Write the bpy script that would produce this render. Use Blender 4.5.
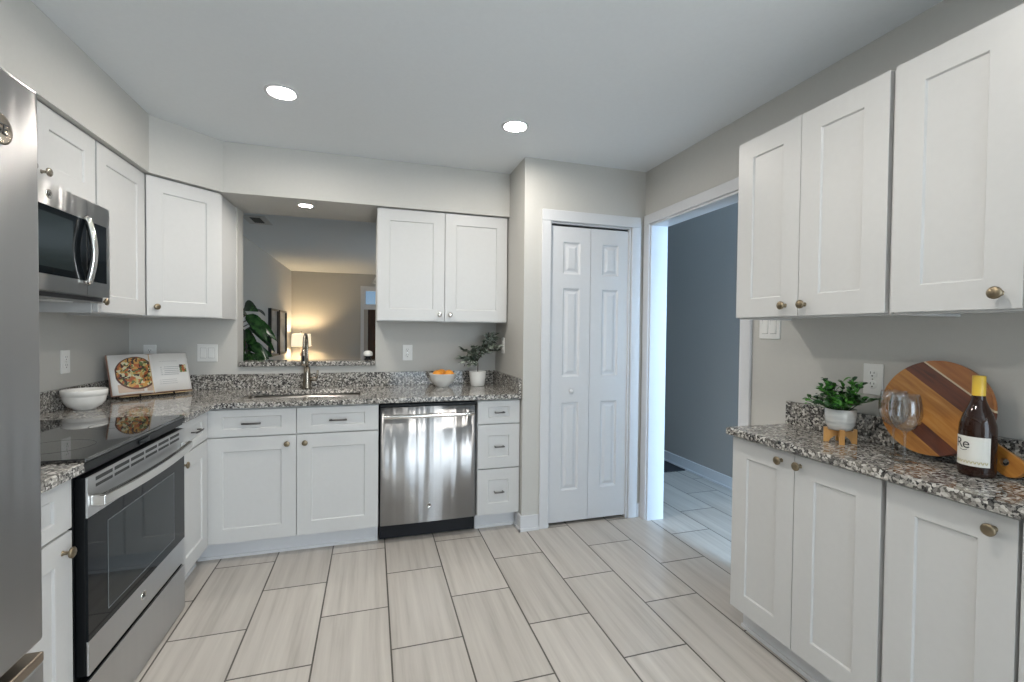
import bpy, bmesh, math, random
from mathutils import Vector, Matrix
R = math.radians
random.seed(7)
S = bpy.context.scene
for o in list(bpy.data.objects):
    bpy.data.objects.remove(o)
C = S.collection

# ------------------------------------------------------------------ camera, light, exposure
cam_d = bpy.data.cameras.new('camera')
cam = bpy.data.objects.new('camera', cam_d)
C.objects.link(cam)
cam_d.sensor_fit = 'HORIZONTAL'
cam_d.sensor_width = 36.0
cam_d.lens = 458.5 / 1024 * 36.0
cam_d.clip_start = 0.02
_r = Vector((0.9565084, -0.29153026, 0.01008879))
_u = Vector((-0.00383663, 0.02200975, 0.99975039))
_f = Vector((0.29167954, 0.95630836, -0.01993402))
m = Matrix.Identity(4)
for i in range(3):
    m[i][0], m[i][1], m[i][2] = _r[i], _u[i], -_f[i]
m[0][3], m[1][3], m[2][3] = 1.4981, -3.5421, 1.3075
cam.matrix_world = m
S.camera = cam

wd = bpy.data.worlds.new('sky')
S.world = wd
wd.use_nodes = True
nt = wd.node_tree
bg = nt.nodes['Background']
sky = nt.nodes.new('ShaderNodeTexSky')
sky.sky_type = 'HOSEK_WILKIE'
sky.sun_direction = Vector((0.3, -0.5, 0.8)).normalized()
nt.links.new(sky.outputs[0], bg.inputs[0])
bg.inputs[1].default_value = 1.2

def area(name, loc, rot, sx, sy, power, col, spread=180):
    l = bpy.data.lights.new(name, 'AREA')
    l.shape = 'RECTANGLE'
    l.size, l.size_y = sx, sy
    l.energy = power
    l.color = col
    l.spread = R(spread)
    o = bpy.data.objects.new(name, l)
    C.objects.link(o)
    o.location = loc
    o.rotation_euler = rot
    return o
DAY = (0.74, 0.88, 1.0)
# daylight from the rear patio door and hall end, plus two added fill lights
area('daylight_patio', (2.75, -6.12, 1.1), (R(90), 0, 0), 1.7, 2.0, 36, DAY)
area('added_fill_right', (3.44, -5.5, 1.5), (R(90), 0, R(90)), 1.0, 1.3, 90, (.86, .94, 1.0))  # added fill from the right, brightens the left soffit and cabinets
area('daylight_hall', (3.93, -4.72, 1.25), (R(66), 0, 0), 0.80, 1.8, 180, (0.46, 0.71, 1.0))
area('added_fill_living', (4.42, 3.2, 1.35), (R(90), 0, R(90)), 1.9, 1.4, 30, DAY)  # added side fill for the living room, no window built here

S.view_settings.view_transform = 'Standard'
S.view_settings.look = 'None'
S.view_settings.gamma = 1.0
S.view_settings.use_curve_mapping = False
S.view_settings.exposure = 0.55
LAMP = 200.0          # radiance of the recessed lights' lenses

# ------------------------------------------------------------------ dimensions
W, XB, H, YP = 3.339, 2.442, 2.441, -0.702
SZ, SO, SD = 2.135, 0.361, 0.6325
CT, CB = 0.900, 0.868                    # worktop top and underside
ZD0, ZD1, ZS = 0.113, 0.857, 0.704       # base door bottom, front top, drawer/door split
ZU0, ZU1 = 1.372, 2.130

# ------------------------------------------------------------------ materials
MATS = {}
def mat(name, col=(.8, .8, .8), rough=.5, metal=0., **kw):
    if name in MATS:
        return MATS[name]
    mt = bpy.data.materials.new(name)
    mt.use_nodes = True
    b = mt.node_tree.nodes['Principled BSDF']
    b.inputs['Base Color'].default_value = (*col, 1)
    b.inputs['Roughness'].default_value = rough
    b.inputs['Metallic'].default_value = metal
    for k, v in kw.items():
        b.inputs[k].default_value = v
    MATS[name] = mt
    return mt

class NT:
    def __init__(s, mt):
        s.t = mt.node_tree; s.b = s.t.nodes['Principled BSDF']
    def n(s, typ, **kw):
        nd = s.t.nodes.new(typ)
        for k, v in kw.items():
            if k in nd.inputs:
                nd.inputs[k].default_value = v
            else:
                setattr(nd, k, v)
        return nd
    def l(s, a, b):
        s.t.links.new(a, b)
    def ramp(s, src, stops, interp='LINEAR'):
        r = s.n('ShaderNodeValToRGB')
        r.color_ramp.interpolation = interp
        e = r.color_ramp.elements
        while len(e) < len(stops):
            e.new(0.5)
        for el, (p, c) in zip(e, stops):
            el.position = p
            el.color = (*c, 1)
        s.l(src, r.inputs[0])
        return r.outputs[0]
    def coords(s, scale=(1, 1, 1), rot=(0, 0, 0), loc=(0, 0, 0)):
        tc = s.n('ShaderNodeTexCoord')
        mp = s.n('ShaderNodeMapping')
        mp.inputs['Scale'].default_value = scale
        mp.inputs['Rotation'].default_value = rot
        mp.inputs['Location'].default_value = loc
        s.l(tc.outputs['Object'], mp.inputs[0])
        return mp.outputs[0]
    def mix(s, fac, a, b, mode='MIX'):
        mx = s.n('ShaderNodeMix')
        mx.data_type = 'RGBA'
        mx.blend_type = mode
        for k, v in ((0, fac), (6, a), (7, b)):
            if isinstance(v, (int, float)):
                mx.inputs[k].default_value = v
            elif isinstance(v, tuple):
                mx.inputs[k].default_value = (*v, 1)
            else:
                s.l(v, mx.inputs[k])
        return mx.outputs[2]
    def bump(s, h, strength=.1, dist=.01):
        b = s.n('ShaderNodeBump', Strength=strength, Distance=dist)
        s.l(h, b.inputs['Height'])
        s.l(b.outputs[0], s.b.inputs['Normal'])

def painted(name, col, rough=.6, tex=60., strength=.04):
    if name in MATS:
        return MATS[name]
    mt = mat(name, col, rough)
    t = NT(mt)
    nz = t.n('ShaderNodeTexNoise', Scale=tex, Detail=4.)
    t.l(t.coords(), nz.inputs['Vector'])
    c = t.mix(nz.outputs[0], tuple(x * .97 for x in col), tuple(min(1, x * 1.02) for x in col))
    t.l(c, t.b.inputs['Base Color'])
    t.bump(nz.outputs[0], strength, .002)
    return mt

WALL = painted('greige_wall_paint', (.54, .53, .50), .6)
CEIL = painted('flat_white_ceiling_paint', (.76, .79, .81), .8)
HALLW = painted('slate_hall_paint', (.37, .35, .325), .6)
LIVW = painted('living_wall_paint', (.44, .43, .40), .65)
TRIM = painted('white_trim_paint', (.65, .66, .68), .35, 40, .01)
CAB = painted('white_cabinet_paint', (.575, .577, .572), .36, 50, .01)
CABIN = painted('cabinet_carcass', (.58, .58, .57), .5, 50, .01)
DARKGAP = mat('dark_gap', (.02, .02, .022), .6)
BLACK = mat('black_enamel', (.007, .008, .009), .3, 0., **{'Specular IOR Level': .15})
BLACKPL = mat('black_plastic', (.008, .009, .012), .4, 0., **{'Specular IOR Level': .25})
BLKGLASS = mat('black_glass', (.006, .008, .010), .04, 0., **{'Specular IOR Level': .18})
COOKTOP = mat('ceramic_glass_top', (.02, .021, .022), .03, 0., IOR=2.2)
OVENGLASS = mat('oven_window_glass', (.010, .016, .019), .05, 0., **{'Specular IOR Level': .30})
BRASSY = mat('satin_nickel_knob', (.27, .22, .15), .36, 1.)
PULLM = mat('dark_pewter_pull', (.16, .155, .15), .3, 1.)
CHROME = mat('polished_steel', (.72, .70, .67), .14, 1.)
NICKEL = mat('brushed_nickel', (.34, .30, .25), .27, 1.)
PLATE = mat('white_plastic_plate', (.80, .80, .78), .35)
SLOT = mat('dark_slot', (.03, .03, .03), .5)
CERAM = mat('white_glazed_ceramic', (.80, .79, .76), .18)

def stainless(name, horiz=True, col=(.60, .60, .60), rough=.30, wave=.05):
    mt = mat(name, col, rough, 1.)
    t = NT(mt)
    # fine horizontal brushing plus slow sheet-metal waviness across the width
    nz = t.n('ShaderNodeTexNoise', Scale=1.0, Detail=3.)
    t.l(t.coords((3, 3, 500)), nz.inputs['Vector'])
    wv = t.n('ShaderNodeTexNoise', Scale=1.0, Detail=2.)
    t.l(t.coords((9, 9, .25)), wv.inputs['Vector'])
    b1 = t.n('ShaderNodeBump', Strength=.05, Distance=.002)
    t.l(nz.outputs[0], b1.inputs['Height'])
    b2 = t.n('ShaderNodeBump', Strength=wave, Distance=.1)
    t.l(wv.outputs[0], b2.inputs['Height'])
    t.l(b1.outputs[0], b2.inputs['Normal'])
    t.l(b2.outputs[0], t.b.inputs['Normal'])
    t.b.inputs['Anisotropic'].default_value = 1.0
    t.b.inputs['Anisotropic Rotation'].default_value = .25
    tg = t.n('ShaderNodeTangent')
    tg.direction_type = 'RADIAL'
    tg.axis = 'Z'
    t.l(tg.outputs[0], t.b.inputs['Tangent'])
    return mt
STEEL = stainless('brushed_stainless_steel')
STEELD = stainless('brushed_stainless_door', col=(.52, .525, .535), rough=.40, wave=.16)
STEELF = stainless('fridge_stainless', col=(.42, .425, .43), rough=.3, wave=.03)
SINKS = mat('sink_steel', (.55, .54, .52), .28, 1.)

def granite():
    mt = mat('speckled_granite', (.4, .4, .4), .08)
    t = NT(mt)
    co = t.coords()
    nd = t.n('ShaderNodeTexNoise', Scale=70., Detail=3.)
    t.l(co, nd.inputs['Vector'])
    ad = t.n('ShaderNodeVectorMath')
    ad.operation = 'MULTIPLY_ADD'
    t.l(nd.outputs['Color'], ad.inputs[0])
    ad.inputs[1].default_value = (.012, .012, .012)
    t.l(co, ad.inputs[2])
    v1 = t.n('ShaderNodeTexVoronoi', Scale=128.)
    t.l(ad.outputs[0], v1.inputs['Vector'])
    sep = t.n('ShaderNodeSeparateColor')
    t.l(v1.outputs['Color'], sep.inputs[0])
    flecks = t.ramp(sep.outputs[0], [(0, (.006, .006, .008)), (.30, (.055, .053, .052)), (.43, (.20, .19, .18)),
                                     (.62, (.37, .355, .325)), (.84, (.62, .60, .56))], 'CONSTANT')
    v2 = t.n('ShaderNodeTexVoronoi', Scale=330.)
    t.l(ad.outputs[0], v2.inputs['Vector'])
    s2 = t.n('ShaderNodeSeparateColor')
    t.l(v2.outputs['Color'], s2.inputs[0])
    fine = t.ramp(s2.outputs[1], [(0, (.05, .05, .05)), (.3, (.3, .29, .27)), (.75, (.55, .53, .5))], 'CONSTANT')
    c = t.mix(.18, flecks, fine)
    lo = t.n('ShaderNodeTexNoise', Scale=14., Detail=2.)
    t.l(co, lo.inputs['Vector'])
    c2 = t.mix(t.ramp(lo.outputs[0], [(.45, (0, 0, 0)), (.70, (.25, .25, .25))]), c, (.42, .38, .32))
    t.l(c2, t.b.inputs['Base Color'])
    return mt
GRAN = granite()

def tile():
    mt = mat('striated_porcelain_tile', (.5, .47, .43), .28)
    t = NT(mt)
    # rows of the brick texture run along the room's depth
    co = t.coords((1, 1, 1), (0, 0, R(90)))
    br = t.n('ShaderNodeTexBrick')
    br.offset = .5
    br.offset_frequency = 2
    br.squash = 1
    br.inputs['Scale'].default_value = 1
    br.inputs['Mortar Size'].default_value = .0036
    br.inputs['Mortar Smooth'].default_value = .05
    br.inputs['Brick Width'].default_value = .614
    br.inputs['Row Height'].default_value = .2985
    br.inputs['Color1'].default_value = (0, 0, 0, 1)
    br.inputs['Color2'].default_value = (1, 1, 1, 1)
    br.inputs['Mortar'].default_value = (.5, .5, .5, 1)
    mp = t.n('ShaderNodeMapping')
    mp.inputs['Location'].default_value = TILE_OFF
    t.l(co, mp.inputs[0])
    t.l(mp.outputs[0], br.inputs['Vector'])
    nz = t.n('ShaderNodeTexNoise')
    nz.noise_dimensions = '4D'
    nz.inputs['Scale'].default_value = 1
    nz.inputs['Detail'].default_value = 5
    nz.inputs['Roughness'].default_value = .6
    t.l(t.coords((26, 1.1, 1)), nz.inputs['Vector'])
    ml = t.n('ShaderNodeMath')
    ml.operation = 'MULTIPLY'
    ml.inputs[1].default_value = 40
    t.l(br.outputs['Color'], ml.inputs[0])
    t.l(ml.outputs[0], nz.inputs['W'])
    c = t.ramp(nz.outputs[0], [(.28, (.37, .34, .30)), (.48, (.475, .44, .40)), (.72, (.56, .525, .475))])
    tint = t.mix(br.outputs['Color'], (.93, .93, .93), (1.05, 1.05, 1.05))
    c = t.mix(1., c, tint, 'MULTIPLY')
    c = t.mix(br.outputs['Fac'], c, (.085, .075, .062))
    t.l(c, t.b.inputs['Base Color'])
    inv = t.n('ShaderNodeMath')
    inv.operation = 'SUBTRACT'
    inv.inputs[0].default_value = 1
    t.l(br.outputs['Fac'], inv.inputs[1])
    t.bump(inv.outputs[0], .4, .002)
    return mt
TILE_OFF = (0.0, 0.0, 0.0)

def wood(name, c1, c2, scale=(3, 40, 40), rough=.4):
    mt = mat(name, c1, rough)
    t = NT(mt)
    nz = t.n('ShaderNodeTexNoise', Scale=1., Detail=5., Roughness=.65)
    t.l(t.coords(scale), nz.inputs['Vector'])
    t.l(t.ramp(nz.outputs[0], [(.3, c1), (.7, c2)]), t.b.inputs['Base Color'])
    return mt
WSTAND = wood('oak_plant_stand', (.42, .20, .05), (.62, .34, .11), (30, 30, 5))
WDARK = wood('dark_wood', (.035, .018, .012), (.07, .035, .02), (20, 20, 2))
WSIDE = wood('walnut_table', (.10, .055, .03), (.17, .09, .05), (3, 30, 30))

def emis(name, col, strength, base=(.9, .9, .9)):
    mt = mat(name, base, .4)
    b = mt.node_tree.nodes['Principled BSDF']
    b.inputs['Emission Color'].default_value = (*col, 1)
    b.inputs['Emission Strength'].default_value = strength
    return mt
LENS = emis('recessed_lens', (1, .935, .85), LAMP)
SHADE = emis('lit_lamp_shade', (1, .80, .52), .62)
def glass(name, col=(1, 1, 1), rough=0., ior=1.45):
    return mat(name, col, rough, 0., IOR=ior, **{'Transmission Weight': 1.})
GLASS = mat('clear_wine_glass', (1, 1, 1), .02)
t = NT(GLASS)
lw = t.n('ShaderNodeLayerWeight', Blend=.5)
fr = t.n('ShaderNodeMath')
fr.operation = 'POWER'
fr.inputs[1].default_value = 2.2
t.l(lw.outputs['Facing'], fr.inputs[0])
fa = t.n('ShaderNodeMath')
fa.operation = 'MULTIPLY_ADD'
fa.inputs[1].default_value = .75
fa.inputs[2].default_value = .075
t.l(fr.outputs[0], fa.inputs[0])
fr = fa
tr = t.n('ShaderNodeBsdfTransparent')
tr.inputs[0].default_value = (.93, .94, .94, 1)
gl = t.n('ShaderNodeBsdfGlossy')
gl.inputs['Roughness'].default_value = .02
mx = t.n('ShaderNodeMixShader')
t.l(fr.outputs[0], mx.inputs[0]); t.l(tr.outputs[0], mx.inputs[1]); t.l(gl.outputs[0], mx.inputs[2])
t.l(mx.outputs[0], t.t.nodes['Material Output'].inputs[0])
PANE = glass('window_pane', (.95, .98, 1), 0, 1.1)

# ------------------------------------------------------------------ mesh helpers
def box(bm, x0, x1, y0, y1, z0, z1, mi=0):
    vs = [bm.verts.new(p) for p in ((x0, y0, z0), (x1, y0, z0), (x1, y1, z0), (x0, y1, z0),
                                    (x0, y0, z1), (x1, y0, z1), (x1, y1, z1), (x0, y1, z1))]
    for f in ((0, 3, 2, 1), (4, 5, 6, 7), (0, 1, 5, 4), (1, 2, 6, 5), (2, 3, 7, 6), (3, 0, 4, 7)):
        bm.faces.new([vs[i] for i in f]).material_index = mi
    return vs

def prism(bm, pts, z0, z1, mi=0):
    lo = [bm.verts.new((x, y, z0)) for x, y in pts]
    hi = [bm.verts.new((x, y, z1)) for x, y in pts]
    n = len(pts)
    bm.faces.new(hi).material_index = mi
    bm.faces.new(lo[::-1]).material_index = mi
    for i in range(n):
        j = (i + 1) % n
        bm.faces.new((lo[i], lo[j], hi[j], hi[i])).material_index = mi
    return lo + hi

def lathe(bm, prof, seg=40, c=(0, 0, 0), smooth=True, mi=0, axis=None):
    """revolve (radius, z) round the z axis; a radius of 0 closes the shape"""
    rings = []
    vall = []
    for r, z in prof:
        if r < 1e-7:
            v = [bm.verts.new((c[0], c[1], c[2] + z))]
        else:
            v = [bm.verts.new((c[0] + r * math.cos(2 * math.pi * i / seg), c[1] + r * math.sin(2 * math.pi * i / seg), c[2] + z)) for i in range(seg)]
        rings.append(v)
        vall += v
    for a, b in zip(rings, rings[1:]):
        for i in range(seg):
            j = (i + 1) % seg
            if len(a) == 1 and len(b) == 1:
                continue
            if len(a) == 1:
                f = bm.faces.new((a[0], b[j], b[i]))
            elif len(b) == 1:
                f = bm.faces.new((a[i], a[j], b[0]))
            else:
                f = bm.faces.new((a[i], a[j], b[j], b[i]))
            f.smooth = smooth
            f.material_index = mi
    if axis is not None:
        q = Vector((0, 0, 1)).rotation_difference(Vector(axis).normalized()).to_matrix()
        o = Vector(c)
        for v in vall:
            v.co = o + q @ (v.co - o)
    return vall

def tube(bm, pts, r, seg=12, mi=0, caps=True, flat=1.0):
    """a round bar along a polyline; r may be one radius or one per point"""
    P = [Vector(p) for p in pts]
    n = len(P)
    rr = r if isinstance(r, (list, tuple)) else [r] * n
    rings = []
    prev = None
    for i in range(n):
        t = (P[min(i + 1, n - 1)] - P[max(i - 1, 0)]).normalized()
        if prev is None:
            a = Vector((0, 0, 1)) if abs(t.z) < .9 else Vector((1, 0, 0))
            u = (a - t * a.dot(t)).normalized()
        else:
            u = (prev - t * prev.dot(t)).normalized()
        prev = u
        w = t.cross(u)
        rings.append([bm.verts.new(P[i] + (u * math.cos(2 * math.pi * k / seg) * flat + w * math.sin(2 * math.pi * k / seg)) * rr[i]) for k in range(seg)])
    for a, b in zip(rings, rings[1:]):
        for i in range(seg):
            j = (i + 1) % seg
            f = bm.faces.new((a[i], a[j], b[j], b[i]))
            f.smooth = True
            f.material_index = mi
    if caps:
        bm.faces.new(rings[0][::-1]).material_index = mi
        bm.faces.new(rings[-1]).material_index = mi

def arc(c, r, a0, a1, n, plane='xz'):
    out = []
    for i in range(n + 1):
        a = R(a0 + (a1 - a0) * i / n)
        p, q = r * math.cos(a), r * math.sin(a)
        out.append((c[0] + p, c[1], c[2] + q) if plane == 'xz' else (c[0], c[1] + p, c[2] + q) if plane == 'yz' else (c[0] + p, c[1] + q, c[2]))
    return out

def obj(name, bm, mats, parent=None, bev=0, seg=2, loc=None, rot=None):
    me = bpy.data.meshes.new(name)
    bmesh.ops.recalc_face_normals(bm, faces=bm.faces)
    bm.to_mesh(me)
    bm.free()
    for mm in (mats if isinstance(mats, (list, tuple)) else [mats]):
        me.materials.append(mm)
    o = bpy.data.objects.new(name, me)
    C.objects.link(o)
    if parent:
        o.parent = parent
    if loc:
        o.location = loc
    if rot:
        o.rotation_euler = rot
    if bev:
        md = o.modifiers.new('edge', 'BEVEL')
        md.width = bev
        md.segments = seg
        md.limit_method = 'ANGLE'
        md.angle_limit = R(40)
    return o

def boxes(name, lst, mats, parent=None, bev=0, **kw):
    bm = bmesh.new()
    for b in lst:
        box(bm, *b)
    return obj(name, bm, mats, parent, bev, **kw)

def tag(o, label, cat, group=None):
    o['label'] = label
    o['category'] = cat
    if group:
        o['group'] = group
    return o

def thing(name, label, cat, loc=(0, 0, 0), rz=0, group=None):
    o = bpy.data.objects.new(name, None)
    C.objects.link(o)
    o.location = loc
    o.rotation_euler = (0, 0, rz)
    o.empty_display_size = .1
    return tag(o, label, cat, group)

def struct(name, lst, mats, bev=0, bm=None):
    o = boxes(name, lst, mats, None, bev) if bm is None else obj(name, bm, mats, None, bev)
    o['kind'] = 'structure'
    return o

def text_bm(s, size, depth=.0006, spacing=1.0):
    """a bmesh of extruded lettering, centred, in the xz plane facing -y"""
    cu = bpy.data.curves.new('lettering', 'FONT')
    cu.body = s
    cu.size = size
    cu.extrude = depth
    cu.align_x = 'CENTER'
    cu.align_y = 'CENTER'
    cu.space_character = spacing
    to = bpy.data.objects.new('lettering', cu)
    C.objects.link(to)
    dg = bpy.context.evaluated_depsgraph_get()
    me = bpy.data.meshes.new_from_object(to.evaluated_get(dg))
    bpy.data.objects.remove(to)
    bm = bmesh.new()
    bm.from_mesh(me)
    bpy.data.meshes.remove(me)
    for v in bm.verts:
        v.co = Vector((v.co.x, -v.co.z, v.co.y))
    return bm

def dup(root, label, loc=None, rz=None, group=None):
    r = root.copy()
    C.objects.link(r)
    if loc:
        r.location = loc
    if rz is not None:
        r.rotation_euler.z = rz
    r['label'] = label
    if group:
        r['group'] = group
    for ch in list(root.children):
        c = ch.copy()
        C.objects.link(c)
        c.parent = r
        for g in list(ch.children):
            d = g.copy()
            C.objects.link(d)
            d.parent = c
    return r

# ------------------------------------------------------------------ setting
TILE_OFF = (.614 * 2 - .307 - 1.015, .2985 * 4 - .98, 0)
_t = tile()
struct('floor', [(-.15, 4.55, -6.35, 6.4, -.1, 0)], _t)
struct('ceiling', [(-.15, 4.55, -6.35, 6.4, H, H + .1)], CEIL)
struct('wall_left', [(-.15, 0, -6.35, 6.4, 0, H)], WALL)
BT = .15     # thickness of the wall between kitchen and living room
struct('wall_back', [(0, .617, 0, BT, 0, H), (1.522, W, 0, BT, 0, H), (.617, 1.522, 0, BT, 0, 1.049), (.617, 1.522, 0, BT, SZ, H)], WALL)
struct('wall_pantry', [(XB, XB + .1, YP + .1, 0, 0, H), (XB, 2.618, YP, YP + .1, 0, H), (3.226, W, YP, YP + .1, 0, H), (2.618, 3.226, YP, YP + .1, 2.042, H)], WALL)
OY0, OY1, OZ = -1.612, -.775, 2.063
struct('wall_right', [(W, W + .12, OY1, 0.15, 0, H), (W, W + .12, -5.0, OY0, 0, H), (W, W + .12, -6.2, -6.0, 0, H), (W, W + .12, -6.0, -5.0, 0, .85), (W, W + .12, -6.0, -5.0, 2.15, H), (W, W + .12, OY0, OY1, OZ, H)], WALL)
struct('wall_hall', [(4.40, 4.55, -4.70, 2.7, 0, H)], HALLW)
struct('wall_hall_front', [(W + .12, 3.50, -4.85, -4.70, 0, H), (4.36, 4.55, -4.85, -4.70, 0, H), (3.50, 4.36, -4.85, -4.70, 2.17, H)], HALLW)
struct('door_4', [(3.501, 3.56, -4.80, -4.76, .005, 2.169), (4.30, 4.359, -4.80, -4.76, .005, 2.169), (3.56, 4.30, -4.80, -4.76, .005, .10), (3.56, 4.30, -4.80, -4.76, 2.11, 2.169)], TRIM, .003)
struct('wall_hall_end', [(W + .12, 4.40, 2.6, 2.7, 0, H)], HALLW)
struct('wall_living_far', [(0, 1.33, 6.2, 6.4, 0, H), (2.25, 4.55, 6.2, 6.4, 0, H), (1.33, 2.25, 6.2, 6.4, 2.14, H), (1.33, 2.25, 6.2, 6.4, 1.78, 1.80)], LIVW)
struct('wall_living_right', [(4.45, 4.55, 2.7, 6.2, 0, H), (W, W + .12, .15, 2.6, 0, H)], LIVW)
# wall behind the camera with its patio door; the side window is added
struct('wall_rear', [(0, 1.85, -6.35, -6.2, 0, H),
                     (1.85, 3.65, -6.35, -6.2, 2.15, H), (3.65, 4.55, -6.35, -6.2, 0, H)], WALL)
struct('added_window_2', [(W + .04, W + .09, -5.999, -5.94, .851, 2.149), (W + .04, W + .09, -5.06, -5.001, .851, 2.149), (W + .04, W + .09, -5.94, -5.06, .851, .91), (W + .04, W + .09, -5.94, -5.06, 2.09, 2.149), (W + .05, W + .08, -5.94, -5.06, 1.48, 1.52)], TRIM, .003)  # unseen window added in the right wall to light the left side
o = struct('door_3', [(1.85, 1.93, -6.31, -6.24, 0, 2.15), (3.57, 3.65, -6.31, -6.24, 0, 2.15), (2.71, 2.79, -6.31, -6.24, 0, 2.15), (1.93, 3.57, -6.31, -6.24, 0, .12), (1.93, 3.57, -6.31, -6.24, 2.07, 2.15)], TRIM)
# dropped soffit over the wall cabinets
bm = bmesh.new()
prism(bm, [(.001, -6.19), (SO, -6.19), (SO, -SD), (SD, -SO), (XB - .001, -SO), (XB - .001, -.001), (.001, -.001)], SZ, H - .001)
struct('ceiling_soffit', None, WALL, bm=bm)
# baseboards
def bb_h(z0=0): return .095
struct('baseboard_pantry', [(XB - .012, 2.558, YP - .012, YP, 0, .1), (XB - .012, XB, YP, -.6, 0, .1),
                            (XB - .024, 2.558, YP - .024, YP - .012, 0, .02), (XB - .024, XB - .012, YP - .024 , -.6, 0, .02)], TRIM, .003)
struct('baseboard_corner', [(3.300, W, YP - .012, YP, 0, .1)], TRIM, .003)
struct('baseboard_hall', [(4.387, 4.40, -4.7, 2.6, 0, .1), (4.375, 4.387, -4.7, 2.6, 0, .018)], TRIM, .003)
struct('baseboard_right', [(W - .012, W, -6.2, -4.2, 0, .1)], TRIM, .003)
# casing of the opening to the hall, with its jamb lining
struct('trim_1', [(W - .016, W, OY1, -.709, 0, OZ), (W - .016, W, OY0 - .066, OY0, 0, OZ), (W - .016, W, OY0 - .066, -.709, OZ, OZ + .066)], TRIM, .004)
struct('trim_2', [(W - .006, W + .126, OY1 - .014, OY1 - .001, 0, OZ - .001), (W - .006, W + .126, OY0 + .001, OY0 + .014, 0, OZ - .001), (W - .006, W + .126, OY0 + .014, OY1 - .014, OZ - .014, OZ - .001)], TRIM, .002)
struct('trim_3', [(W + .12, W + .136, OY1, -.709, 0, OZ), (W + .12, W + .136, OY0 - .066, OY0, 0, OZ), (W + .12, W + .136, OY0 - .066, -.709, OZ, OZ + .066)], TRIM, .004)
# pantry casing, lining and bifold track
struct('trim_4', [(2.560, 2.624, YP - .016, YP, 0, 2.042), (3.228, 3.297, YP - .016, YP, 0, 2.042), (2.560, 3.297, YP - .016, YP, 2.042, 2.116)], TRIM, .004)
struct('trim_5', [(2.619, 2.631, YP - .004, YP + .09, 0, 2.041), (3.214, 3.225, YP - .004, YP + .09, 0, 2.041), (2.631, 3.214, YP - .004, YP + .09, 2.030, 2.041)], TRIM, .002)
struct('trim_6', [(2.635, 3.210, YP + .012, YP + .04, 2.0215, 2.029)], SLOT)
# right-hand wall behind the pantry closet
def raised_panel(bm, x0, x1, z0, z1, y, d=.009):
    """a moulded panel: groove, sloping border and raised field on a front at depth y"""
    rings = []
    for k, dy in ((0, 0), (.010, d), (.022, d), (.040, .002), ):
        rings.append([bm.verts.new(p) for p in ((x0 + k, y + dy, z0 + k), (x1 - k, y + dy, z0 + k), (x1 - k, y + dy, z1 - k), (x0 + k, y + dy, z1 - k))])
    for a, b in zip(rings, rings[1:]):
        for i in range(4):
            j = (i + 1) % 4
            bm.faces.new((a[i], a[j], b[j], b[i]))
    bm.faces.new(rings[-1])

def panel_front(bm, x0, x1, z0, z1, y, holes, th, fn):
    """a slab x0..x1, z0..z1 with its front at y, thickness th, each hole (hx0,hx1,hz0,hz1) filled by fn"""
    xs = sorted({x0, x1, *[h[0] for h in holes], *[h[1] for h in holes]})
    zs = sorted({z0, z1, *[h[2] for h in holes], *[h[3] for h in holes]})
    V = {}
    def v(x, z):
        if (x, z) not in V:
            V[(x, z)] = bm.verts.new((x, y, z))
        return V[(x, z)]
    for a, b in zip(xs, xs[1:]):
        for c, d in zip(zs, zs[1:]):
            if any(h[0] <= a and b <= h[1] and h[2] <= c and d <= h[3] for h in holes):
                continue
            bm.faces.new((v(a, c), v(b, c), v(b, d), v(a, d)))
    for h in holes:
        fn(bm, *h, y)
    # back and edges
    yb = y + th
    bk = [bm.verts.new(p) for p in ((x0, yb, z0), (x1, yb, z0), (x1, yb, z1), (x0, yb, z1))]
    bm.faces.new(bk[::-1])
    fr = [bm.verts.new(p) for p in ((x0, y, z0), (x1, y, z0), (x1, y, z1), (x0, y, z1))]
    for i in range(4):
        j = (i + 1) % 4
        bm.faces.new((fr[i], fr[j], bk[j], bk[i]))
    bmesh.ops.remove_doubles(bm, verts=bm.verts, dist=1e-5)

# bifold pantry door
bd = bpy.data.objects.new('door_1', None)
C.objects.link(bd)
bd['kind'] = 'structure'
bd.location = (2.634, YP + .012, 0)
LW = .2885
for i in range(2):
    bm = bmesh.new()
    x0 = i * (LW + .003)
    hs = [(x0 + .088, x0 + .088 + .125, a, b) for a, b in ((.235, .835), (1.01, 1.605), (1.70, 1.915))]
    panel_front(bm, x0, x0 + LW, .022, 2.017, 0, hs, .03, raised_panel)
    lf = obj('door_leaf', bm, TRIM, bd, .0015)
    if i == 0:
        bm = bmesh.new()
        lathe(bm, [(.006, 0), (.006, .012), (.014, .018), (.017, .026), (.013, .033), (0, .035)], 20, (x0 + .15, 0, .912), axis=(0, -1, 0))
        obj('door_knob', bm, TRIM, lf)
# transom window and dark front door seen through the pass-through
struct('trim_7', [(1.27, 1.335, 6.185, 6.2, 0, 2.20), (2.245, 2.31, 6.185, 6.2, 0, 2.20), (1.335, 2.245, 6.185, 6.2, 2.135, 2.20), (1.335, 2.245, 6.185, 6.2, 1.73, 1.80)], TRIM, .004)
win = struct('window_1', [(1.331, 1.37, 6.21, 6.25, 1.801, 2.139), (2.21, 2.249, 6.21, 6.25, 1.801, 2.139), (1.37, 2.21, 6.21, 6.25, 1.801, 1.835), (1.37, 2.21, 6.21, 6.25, 2.105, 2.139), (1.775, 1.80, 6.215, 6.245, 1.835, 2.105)], TRIM)
boxes('pane', [(1.37, 2.21, 6.228, 6.232, 1.835, 2.105)], PANE, win)
dr = struct('door_2', [(1.331, 1.41, 6.21, 6.26, .005, 1.775), (2.17, 2.249, 6.21, 6.26, .005, 1.775)], painted('taupe_door_frame', (.38, .35, .31)))
boxes('door_leaf', [(1.412, 2.168, 6.21, 6.25, .01, 1.77)], WDARK, dr, .003)

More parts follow.
